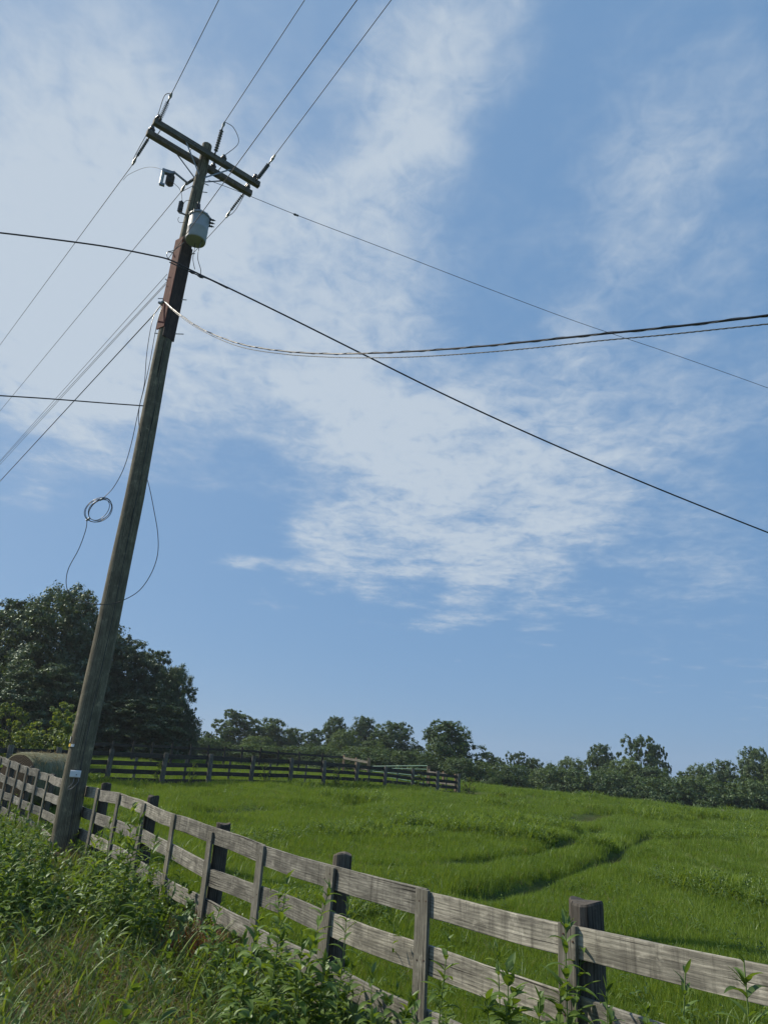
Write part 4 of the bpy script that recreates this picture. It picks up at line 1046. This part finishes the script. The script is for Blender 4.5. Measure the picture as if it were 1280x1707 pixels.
for off in (-1.18, 1.18, .40, -.40):
    mb = MB(); mb.tube([arm(1, off) + AN * .09, arm(-1, off) - AN * .09], .011, 8); part(mb, 'through_bolt', M['galv'], True)
# flat steel braces from arms down to the pole
for s in (1, -1):
    for e in (-1, 1):
        a = arm(s, e * .62, -.05) + AN * s * .055; pz, r = pole_at(ZARM - .62); b = Vector((pz.x, pz.y, ZARM - .60)) + AN * s * (r * .75) + AD * e * (r * .5)
        mb = MB(); mb.board(a, b, AN, .035, .008, 1, 0, bev=.001); part(mb, 'brace', M['galv'])
# eye nuts / cast brackets on the arms
for s, off in ((1, -1.30), (1, .38), (1, 1.27), (-1, -1.30), (-1, .30), (-1, 1.27)):
    c = arm(s, off, .077); mb = MB()
    mb.lathe(c, (0, 0, 1), [(0, .0), (0, .055), (.02, .06), (.05, .045), (.055, .07), (.085, .075), (.10, .05), (.13, .045), (.15, .05), (.175, .04), (.185, 0)], 14)
    part(mb, 'pin_insulator', M['porcelain'], True)

def shed_string(a, b, n_sheds, mat, rs=.048, rc=.011, hard=.12):
    """dead-end insulator from a to b with its clevis"""
    a = Vector(a); b = Vector(b); L = (b - a).length; mb = MB(); prof = [(0, 0), (0, .012), (hard * .5, .012), (hard * .5, .02), (hard, .02), (hard, rc)]
    st = (L - hard * 1.5) / n_sheds
    for i in range(n_sheds):
        z = hard + st * (i + .5); prof += [(z - .013, rc), (z - .004, rs), (z + .004, rs), (z + .008, rc)]
    prof += [(L - hard * .6, rc), (L - hard * .6, .02), (L, .018), (L, 0)]
    mb.lathe(a, b - a, prof, 12); return mb

def plane_pt(A, h, u, v):
    """the point at pixel (u, v) in the vertical plane through A along h"""
    d = raydir(u, v); M2 = np.array([[d[0], -h[0]], [d[1], -h[1]]]); t, s = np.linalg.solve(M2, [A.x, A.y]); return Vector((d[0] * t, d[1] * t, d[2] * t + CZ)), s

def wire_path(A, B, C_, n=40):
    """quadratic in 3D through A, B, C"""
    A, B, C_ = Vector(A), Vector(B), Vector(C_); tb = (B - A).length / ((B - A).length + (C_ - B).length)
    Q = (B - A * (1 - tb) ** 2 - C_ * tb ** 2) / (2 * tb * (1 - tb))
    return [A * (1 - t) ** 2 + Q * 2 * t * (1 - t) + C_ * t ** 2 for t in [i / n for i in range(n + 1)]]
def smooth_path(pts, k=6):
    pts = [Vector(p) for p in pts]; out = []
    ex = [pts[0] * 2 - pts[1]] + pts + [pts[-1] * 2 - pts[-2]]
    for i in range(1, len(ex) - 2):
        p0, p1, p2, p3 = ex[i - 1:i + 3]
        for j in range(k):
            t = j / k; out.append(.5 * ((2 * p1) + (p2 - p0) * t + (2 * p0 - 5 * p1 + 4 * p2 - p3) * t * t + (3 * p1 - p0 - 3 * p2 + p3) * t ** 3))
    out.append(pts[-1]); return out
def wire(name, pts, rad, mat, label, group='overhead wires', cat='wire', n=6):
    mb = MB(); mb.tube(pts, rad, n); o = mb.build(name, mat, None, smooth=True, loc=pts[0]); return tag(o, label, cat, group)

# primary conductors: dead-end insulators on the arms, then the wires
def conductor(start, s, px_ins, px_clamp, px_far, label, ext, rad=.0082, thick=False):
    h = AN * s
    ins_end, _ = plane_pt(start, h, *px_ins); cl, _ = plane_pt(start, h, *px_clamp); far, sf = plane_pt(start, h, *px_far)
    mb = shed_string(start, ins_end, 9, None, rs=.052 if s > 0 else .038, rc=.010); ins = part(mb, 'dead_end_insulator', M['polymer'] if not thick else M['porcelain'], True)
    mb = MB(); mb.tube([ins_end, ins_end.lerp(cl, .5), cl], [.012, .038, .02], 8); mb.tube([ins_end.lerp(cl, .3) + Vector((0, 0, -.03)), ins_end.lerp(cl, .8) + Vector((0, 0, -.03))], .022, 8)
    part(mb, 'strain_clamp', M['galv'], True)
    d = (far - cl); e = cl + d * ext
    pts = [cl + (e - cl) * (i / 30) + Vector((0, 0, -1)) * (.0) for i in range(31)]
    wire('power_line', pts, rad, M['wire'], label)
    return ins_end, cl
i1, c1 = conductor(arm(1, -1.30, 0) + AN * .06, 1, (282, 166), (287, 155), (365, 0), 'overhead power line rising from the left end of the near crossarm', 3.0)
i2, c2 = conductor(arm(1, .12, .0) + AN * .06, 1, (371, 213), (375, 203), (508, 0), 'overhead power line rising from the middle of the near crossarm', 3.0)
i3, c3 = conductor(arm(1, 1.27, 0) + AN * .06, 1, (450, 271), (459, 258), (652, 0), 'overhead power line rising from the right end of the near crossarm', 3.0)
i4, c4 = conductor(arm(-1, -1.30, 0) - AN * .06, -1, (228, 262), (221, 275), (0, 576), 'power line falling away left from the left end of the far crossarm', 1.35)
pmid, rm = pole_at(ZARM - .42)
i5, c5 = conductor(pmid - AN * rm, -1, (309, 308), (302, 320), (0, 686), 'power line falling away left from the pole below the crossarms', 1.35)
i6, c6 = conductor(arm(-1, 1.24, 0) - AN * .06, -1, (384, 352), (377, 363), (0, 771), 'power line falling away from the right end of the far crossarm behind the transformer', 1.35)
# jumpers over the arms
def jumper(a, b, via, rad=.008, name='jumper'):
    mb = MB(); mb.tube(smooth_path([a, *via, b], 8), rad, 6); part(mb, name, M['wire'], True)
jumper(c1, c4, [i1 + Vector((-.12, 0, .10)), arm(1, -1.34, .26), arm(-1, -1.34, .22), i4 + Vector((-.10, .1, .12))])
jumper(c2, arm(1, .38, .24), [i2 + Vector((.25, .1, .12)), i2.lerp(arm(1, .38, .24), .5) + Vector((.34, .1, .10))])
jumper(arm(1, .38, .24), arm(-1, .30, .24), [CTOP + AD * .35 + Vector((0, 0, .27))])
jumper(arm(-1, .30, .24), c5, [arm(-1, .16, -.2) - AN * .15, pmid - AN * .5 + AD * .1 + Vector((0, 0, .1))])
jumper(c3, c6, [i3 + Vector((.05, 0, .10)), arm(1, 1.32, .26), arm(-1, 1.32, .22), i6 + Vector((.10, .1, .14))])

# neutral and guy-like wires
nu = at(281, 431, PY - .2); pf, _ = plane_pt(nu, AN, 595, 0)
wire('power_line', [nu + (pf - nu) * (i * 2.6 / 30) for i in range(31)], .0075, M['wire'], 'neutral wire coming down from the upper right across the transformer to the red guard board')
# secondary transformer: cutout, arrester, tank
def transformer():
    c, r = pole_at(at(318, 382, PY).z); cx = at(326.5, 400, 13.12); R_ = .228; H = .67
    base = Vector((cx.x, cx.y, at(326, 401.5, 13.1).z)); mb = MB()
    mb.lathe(base, (0, 0, 1), [(0, 0), (0, R_ * .90), (.0, R_ * .97), (.03, R_), (.30, R_), (.305, R_ * 1.012), (.33, R_ * 1.012), (.335, R_), (H - .04, R_), (H, R_)], 36)
    tank = part(mb, 'transformer_tank', M['tank'], True)
    top = base + Vector((0, 0, H)); mb = MB()
    mb.lathe(top, (0, 0, 1), [(-.03, R_ * 1.0), (-.03, R_ * 1.07), (.015, R_ * 1.08), (.03, R_ * 1.03), (.09, R_ * .75), (.12, R_ * .35), (.125, 0)], 36)
    lid = part(mb, 'lid', M['galv'], True, tank)
    mb = MB()
    for k in range(10):
        a = 2 * math.pi * k / 10; q = top + Vector((math.cos(a), math.sin(a), 0)) * R_ * 1.08; mb.tube([q + Vector((0, 0, -.05)), q + Vector((0, 0, .03))], .012, 6)
    part(mb, 'lid_clamp', M['galv'], True, tank)
    b0 = top + Vector((-.05, -.02, .09)); mb = MB(); prof = [(0, .0), (0, .05)]
    for i in range(6): prof += [(.03 + i * .045, .03), (.045 + i * .045, .055), (.052 + i * .045, .03)]
    prof += [(.32, .018), (.36, .018), (.36, 0)]; mb.lathe(b0, (-.15, 0, 1), prof, 12); part(mb, 'bushing', M['porcelain'], True, tank)
    pc = Vector((c.x, c.y, 0)); dirp = (Vector((base.x, base.y, 0)) - pc).normalized()
    for z in (base.z + .18, base.z + .62):
        mb = MB(); mid = Vector((c.x, c.y, z)) + dirp * (r + .02); e = Vector((base.x, base.y, z)) - dirp * (R_ - .01)
        mb.box((mid + e) / 2, (e - mid) / 2 + dirp * .04, dirp.cross(Vector((0, 0, 1))) * .05, (0, 0, .05)); part(mb, 'hanger_bracket', M['galv'], False, tank)
    side = VR
    for k, dd in enumerate((-.10, 0, .10)):
        a = Vector((base.x, base.y, base.z + .58)) + (VD * .2 + VR * .8).normalized() * R_ * .97 + VD * dd * 1.1; mb = MB()
        mb.lathe(a, (VR * .9 + VD * .1), [(0, .03), (.03, .032), (.05, .02), (.08, .028), (.10, .012), (.13, .012), (.13, 0)], 10); part(mb, 'low_voltage_terminal', M['porcelain'], True, tank)
    return base, top, b0 + Vector((-.05, 0, .35))
tb, tt, bush_top = transformer()
def cutout():
    c, r = pole_at(at(330, 305, PY).z); a = at(314, 306, PY) ; b = at(292, 288, 13.2)
    g = MB(); g.board(a + VD * .0, b, VD, .05, .03, 1, 0, bev=.004); br = part(g, 'cutout_bracket', M['galv'])
    # fuse cutout: insulator body with hanging fuse tube
    base = at(281, 288, 13.2); mb = MB(); mb.box((b + base) / 2, (base - b) / 2, VD * .03, (0, 0, .03)); mb.box(base, VR * .14, VD * .05, (0, 0, .045)); part(mb, 'cutout_body', M['galv'], False, br)
    p = base + VR * .07 + Vector((0, 0, -.03)); prof = [(0, 0), (0, .05)]
    for i in range(5): prof += [(.04 + i * .055, .07), (.058 + i * .055, .10), (.066 + i * .055, .07)]
    prof += [(.34, .035), (.34, 0)]; mb = MB(); mb.lathe(p, (0, 0, -1), prof, 14); part(mb, 'insulator_body', M['porcelain'], True, br)
    p = base - VR * .11 + Vector((0, 0, -.02)); mb = MB(); mb.tube([p, p + Vector((0, 0, -.36))], .042, 10); part(mb, 'fuse_tube', M['pale_polymer'], True, br)
    mb = MB(); mb.box(p + Vector((.03, 0, -.38)), VR * .06, VD * .03, (0, 0, .03)); part(mb, 'hinge', M['galv'], False, br)
    # lightning arrester on its own bracket
    q = at(299.5, 354, 13.25); s = at(312, 359, PY - .05); mb = MB(); mb.tube([s, s.lerp(q, .6), q], [.02, .022, .03], 8); ab = part(mb, 'arrester_bracket', M['galv'], True)
    prof = [(0, 0), (0, .03)]
    for i in range(6): prof += [(.02 + i * .05, .038), (.035 + i * .05, .062), (.045 + i * .05, .038)]
    prof += [(.34, .02), (.34, 0)]; mb = MB(); mb.lathe(q, (0, 0, 1), prof, 14); part(mb, 'surge_arrester', M['porcelain'], True, ab)
    # small leads
    def lead(pp, rad=.006, nm='lead_wire', m='wire'):
        mb = MB(); mb.tube(smooth_path(pp, 6), rad, 6); part(mb, nm, M[m], True)
    lead([base - VR * .1, at(288, 303, 13.1), at(301, 317, 13.3), at(304, 335, 13.3), at(303, 346, 13.25)])
    lead([at(302, 346, 13.25), at(308, 337, 13.2), at(314, 334, 13.2), bush_top])
    lead([at(206, 300, 15.3), at(215, 291, 15), at(240, 280, 14.6), at(258, 279, 14), at(277, 285, 13.3)], .005)
    lead([at(299, 362, 13.3), at(297, 366, 13.3), at(300, 371, 13.35), at(310, 370, 13.3)])
    lead([at(326, 405, 13.1), at(324, 418, 13.1), at(322, 432, 13.15), at(325, 449, 13.2)], .008, 'secondary_lead', 'black')
    lead([at(340, 396, 13.1), at(333, 410, 13.0), at(330, 430, 13.0), at(335, 450, 13.1), at(334, 460, 13.2)], .008, 'secondary_lead', 'black')
    lead([at(308, 404, 13.25), at(290, 417, 13.1), at(280, 420, 13.1), at(279, 428, 13.1), at(285, 434, 13.2)], .008, 'secondary_lead', 'black')
cutout()
# guard boards round the pole
def guards():
    zt, zb = at(300, 404, PY).z, at(270, 552, PY).z; pt, _ = pole_at(zt); pb, _ = pole_at(zb)
    nl = Vector((-.60, -.80, 0)); nr = Vector((.80, -.60, 0)); o1 = nl * .155; o2 = nr * .15
    mb = MB(); mb.board(Vector((pb.x, pb.y, zb)) + o1 - nr * .0, Vector((pt.x, pt.y, zt)) + o1, nl, .27, .03, 8, .003, seed=2, bev=.004); part(mb, 'guard_board', M['red_board'])['label'] = 'faded red guard board'
    zt2, zb2 = at(310, 415, PY).z, at(285, 569, PY).z; pt2, _ = pole_at(zt2); pb2, _ = pole_at(zb2)
    mb = MB(); mb.board(Vector((pb2.x, pb2.y, zb2)) + o2 + nl * .01, Vector((pt2.x, pt2.y, zt2)) + o2 + nl * .01, nr, .30, .03, 8, .003, seed=6, bev=.004)
    q = Vector((pt2.x, pt2.y, zt2)) + o2 + nl * .01; mb.board(q, q + Vector((0, 0, .10)), nr, .22, .028, 1, 0, seed=6, bev=.004)
    part(mb, 'guard_board', M['shaded_board'])['label'] = 'dark brown guard board with shade put into its colour'
guards()
# climbing pegs and bolts
for (u1, v1, u2, v2) in ((341, 306, 348, 309), (338, 320, 346, 321), (319, 422, 325.5, 423), (281, 420, 290, 421), (264, 497.5, 275, 498), (303, 499.5, 311.5, 500), (258, 555.5, 266, 556), (292, 556.5, 306.5, 557), (276, 465, 282, 470)):
    mb = MB(); mb.tube([at(u1, v1, PY - .05), at(u2, v2, PY - .05)], .011, 6); part(mb, 'step_bolt', M['galv'], True)
# tags and the small white box near the foot
def tags():
    def ring_patch(zc, hh, a0, a1, mat, name, th=.012):
        p, r = pole_at(zc); mb = MB(); rows = []
        for z in (zc - hh / 2, zc + hh / 2): rows.append([(p.x + math.cos(a0 + (a1 - a0) * j / 8) * (r + th), p.y + math.sin(a0 + (a1 - a0) * j / 8) * (r + th), z) for j in range(9)])
        for z in (zc + hh / 2, zc - hh / 2): rows.append([(p.x + math.cos(a0 + (a1 - a0) * j / 8) * (r - .01), p.y + math.sin(a0 + (a1 - a0) * j / 8) * (r - .01), z) for j in range(9)])
        rows.append(rows[0]); mb.grid(rows, ([0, .1, .2, .3, .4], [j * .02 for j in range(9)])); return part(mb, name, mat)
    z = at(127, 1243, PY).z
    ring_patch(z, .05, R(205), R(232), M['yellow'], 'number_tag')['label'] = 'yellow tag'
    ring_patch(z, .045, R(234), R(256), M['white'], 'number_tag')['label'] = 'small white tag'
    ring_patch(z + .10, .10, R(200), R(218), M['pale_polymer'], 'paper_remnant')
    P = at(129.5, 1289.5, PY); p, r = pole_at(P.z); nn = (Vector((P.x - p.x, 0, 0)) + Vector((.28, -.95, 0)) * r).normalized()
    c = Vector((p.x, p.y, P.z)) + Vector((.32, -.945, 0)) * (r + .035); mb = MB(); sd = Vector((.945, .32, 0))
    mb.board(c - sd * .088, c + sd * .088, (.32, -.945, 0), .115, .06, 2, 0, bev=.012); b = part(mb, 'meter_box', M['white']); b['label'] = 'small white plastic box'
    mb = MB(); mb.lathe(c + sd * .02 + Vector((.32, -.945, 0)) * .03 - Vector((0, 0, .012)), (.32, -.945, 0), [(0, .009), (.006, .009), (.006, 0)], 10); part(mb, 'lock', M['black'], True, b)
    for pp in ([(124, 1297), (122, 1305), (116, 1311), (113, 1314)], [(131, 1297), (131, 1303), (125, 1310), (119, 1315), (114, 1316)]):
        mb = MB(); mb.tube(smooth_path([at(u, v, 13.22) for u, v in pp], 6), .006, 6); part(mb, 'lead_wire', M['silver'], True)
    # pale ground lead stapled up the pole
    mb = MB(); pts = []
    for i in range(24):
        z_ = PP[1].z - .3 + (at(300, 404, PY).z - PP[1].z) * i / 23; q, r_ = pole_at(z_); a = R(305 + 2 * math.sin(i)); pts.append(Vector((q.x + math.cos(a) * (r_ + .008), q.y + math.sin(a) * (r_ + .008), z_)))
    mb.tube(pts, .006, 6); part(mb, 'ground_wire', M['wire'], True)
tags()

# ------------------------------------------------------------------ other lines
wire('guy_wire', smooth_path([at(347, 300, PY), at(400, 320, 13.7), at(496, 359, 14.1), at(640, 414, 14.8), at(800, 476, 15.6), at(960, 536, 16.4), at(1120, 590, 17.2), at(1280, 647, 18.0), at(1440, 706, 18.8)], 6), .0075, M['wire'],
     'thin service wire leaving the pole top to the right with a small splice')
mb = MB(); a_, b_ = at(489, 356.5, 14.08), at(498, 360, 14.11); mb.lathe(a_, b_ - a_, [(0, 0), (.01, .02), (.05, .032), (.09, .02), (.12, .03), (.15, 0)], 10)
tag(mb.build('wire_splice', M['polymer'], None, smooth=True, loc=a_), 'small splice on the thin wire right of the crossarms', 'splice')
wire('cable', smooth_path([at(-90, 379, 12.0), at(0, 388, 12.3), at(90, 399, 12.6), at(180, 411.5, 12.9), at(250, 425, 13.15), at(283, 433, 13.22), at(318, 450, 13.25), at(345, 463, 13.3), at(400, 489, 13.5), at(500, 538, 13.9), at(610, 593, 14.3), at(760, 667, 14.9),
                          at(920, 740, 15.5), at(1090, 812, 16.1), at(1280, 888, 16.8), at(1450, 953, 17.4)], 6), .019, M['black'], 'thick black bundled cable crossing in front of the pole from edge to edge', 'communication cables', 'cable')
wire('cable', smooth_path([at(283, 437, 13.15), at(315, 452, 13.2), at(332, 459.5, 13.2), at(350, 466, 13.3), at(380, 481, 13.42)], 6), .014, M['black'], 'short slack jumper lying under the thick black cable beside the pole', 'communication cables', 'cable')
mb = MB()
for (u, v) in ((316, 452), (330, 459)):
    q = at(u, v, 13.18); q2 = at(u + 9, v + 4, 13.2); mb.tube([q, q.lerp(q2, .5), q2], [.02, .035, .02], 8)
part(mb, 'cable_clamp', M['black'], True)
d1 = [at(275, 503, 13.2), at(300, 524, 12.6), at(340, 550, 12.0), at(400, 573, 11.2), at(470, 585, 10.4), at(540, 589.5, 9.7), at(610, 589, 9.0), at(700, 585, 8.3), at(800, 577.5, 7.6), at(900, 567.5, 7.0), at(1000, 557, 6.5), at(1100, 547, 6.1), at(1200, 535.5, 5.75), at(1280, 525.5, 5.5), at(1400, 508, 5.2)]
d2 = [at(275, 504, 13.22), at(300, 527, 12.6), at(340, 553, 12.0), at(400, 578, 11.2), at(470, 590, 10.4), at(540, 595, 9.7), at(610, 596.5, 9.0), at(700, 594.5, 8.3), at(800, 588, 7.6), at(900, 579, 7.0), at(1000, 568, 6.5), at(1100, 559, 6.1), at(1200, 548.5, 5.75), at(1280, 540, 5.5), at(1400, 527, 5.2)]
P1 = smooth_path(d1, 10); P2 = smooth_path(d2, 10)
def resample(P_, step):
    out = [P_[0]]; acc = 0.0
    for a, b in zip(P_[:-1], P_[1:]):
        L_ = (b - a).length; t = step - acc
        while t <= L_: out.append(a.lerp(b, t / L_)); t += step
        acc = L_ - (t - step)
    return out
w1 = wire('cable', P1, .012, M['black'], 'upper glossy black drop cable curving from the pole across to the right edge', 'drop cables to the right', 'cable', n=10)
P1d = resample(P1, .045)
def helix(P_, rad, pitch, r, ph=0):
    out = []; s = 0; prev = None
    for i, p in enumerate(P_):
        t = (P_[min(i + 1, len(P_) - 1)] - P_[max(i - 1, 0)]).normalized(); a = t.cross(Vector((0, 0, 1))).normalized(); b = a.cross(t)
        if i: s += (p - P_[i - 1]).length
        th = 2 * math.pi * s / pitch + ph; out.append(p + a * math.cos(th) * rad + b * math.sin(th) * rad)
    return out
mb = MB(); mb.tube(helix(P1d, .0155, .62, 0), .0028, 5); o = mb.build('lashing_wire', M['silver'], None, smooth=True); o.parent = w1; o.location = -w1.location
mbs = MB(); P2d = resample(P2, .03)
mbs.tube(P2d, .0042, 6)
for k in range(3): mbs.tube(helix(P2d, .0052, .22, 0, k * 2.1), .0032, 5)
tag(mbs.build('stranded_wire', M['silver'], None, smooth=True, loc=P2[0]), 'lower bright twisted drop wire curving below the black drop cable', 'wire', 'drop cables to the right')
# thin lines falling away to the left
for (pa, pb, rad, m, lab) in (((279, 457), (0, 769), .006, 'wire', 'upper of the two thin lines leaving the guard board to the lower left'), ((277, 474), (0, 775), .006, 'wire', 'lower of the two thin lines leaving the guard board to the lower left'),
                              ((258, 523), (0, 803), .012, 'black', 'thicker black line running to the lower left below the thin pair')):
    A_ = at(pa[0], pa[1], PY - .1); far, s_ = plane_pt(A_, -AN, *pb); d_ = far - A_
    wire('cable', [A_ + d_ * (i * 1.3 / 30) for i in range(31)], rad, M[m], lab, 'lines to the lower left', 'cable')
mb = MB(); mb.tube([at(258, 523, PY - .1), at(266, 512, PY - .1), at(274, 503, PY - .12)], [.012, .012, .012], 6); part(mb, 'guy_grip', M['silver'], True)
mb = MB(); mb.tube([at(265, 504, 13.3), at(269, 506, 13.3), at(273, 502, 13.3)], [.03, .045, .03], 8); part(mb, 'wire_clamp', M['galv'], True)
wire('cable', smooth_path([at(-80, 655, 11.0), at(0, 659.5, 11.6), at(80, 664.5, 12.2), at(170, 671.5, 12.9), at(240, 676.5, 13.3)], 6), .013, M['black'], 'thin black line running level from the left edge to the middle of the pole', 'lines to the lower left', 'cable')
# slack loop with a coil hanging beside the pole
def coil():
    y0 = 13.25
    t = thing('cable_coil', at(166, 850, y0), 'loose black cable hanging from the pole in a loop with a small coil', 'cable')
    def pt(u, v, y=13.25): return at(u, v, y)
    A_ = smooth_path([pt(258, 523, 13.35), pt(252, 545), pt(245, 590), pt(241, 640), pt(233, 676), pt(220, 737), pt(207, 780), pt(190, 812), pt(172, 831)], 6)
    B_ = smooth_path([pt(272, 508, 13.3), pt(262, 540), pt(250, 605), pt(241, 645), pt(233, 678), pt(231.5, 700), pt(234, 722, 13.28), pt(238, 735, 13.45)], 6)
    Cc = smooth_path([pt(146, 867), pt(143, 885), pt(132, 915), pt(116, 945), pt(111, 965), pt(113, 983), pt(122, 995), pt(140, 1003, 13.2), pt(163, 1007.5, 13.12), pt(185, 1007, 13.15), pt(205, 1001, 13.2), pt(232, 985), pt(252, 957), pt(263, 925), pt(263.5, 890), pt(257, 850), pt(250, 815), pt(243.5, 790, 13.4)], 6)
    for P_, nm in ((A_, 'cable_strand'), (B_, 'cable_strand'), (Cc, 'hanging_loop')):
        mb = MB(); mb.tube(P_, .0072, 7); o = mb.build(nm, M['black'], None, smooth=True); o.parent = t; o.location = -t.location
    mb = MB(); pts = []
    for i in range(110):
        th = 2 * math.pi * i / 24 + 1.6; k = i / 110; ru = 22 - 3.0 * math.sin(k * 9) - 2.0 * math.sin(k * 23); rv = 18.5 - 2 * math.sin(k * 7 + 1); cu = 166 + 1.8 * math.sin(k * 6)
        pts.append(pt(cu + ru * math.cos(th) * .95 - 2 * math.sin(th), 850 + rv * math.sin(th) - 4 * math.cos(th), 13.25 + .02 * math.sin(i * .7)))
    mb.tube(pts, .0065, 7); o = mb.build('coil', M['black'], None, smooth=True); o.parent = t; o.location = -t.location
    mb = MB()
    for (u, v) in ((170, 832), (147, 866)):
        mb.tube([pt(u - 3, v + 2, 13.25), pt(u + 3, v - 2, 13.25)], .02, 7)
    o = mb.build('tie', M['galv'], None, smooth=True); o.parent = t; o.location = -t.location
coil()

# ------------------------------------------------------------------ summer haze
HAZE = 0.00034
if HAZE:
    mb = MB(); mb.box((0, 0, 14), (1000, 0, 0), (0, 1000, 0), (0, 0, 32))
    m, nt, out = newmat('thin_summer_haze'); v = N(nt, 'ShaderNodeVolumePrincipled')
    v.inputs['Color'].default_value = (.80, .87, .95, 1); v.inputs['Density'].default_value = HAZE; v.inputs['Anisotropy'].default_value = .3
    nt.links.new(v.outputs[0], out.inputs['Volume']); tag(mb.build('haze', m), 'thin pale summer haze', 'haze', kind='stuff')
    SC.cycles.volume_bounces = 0
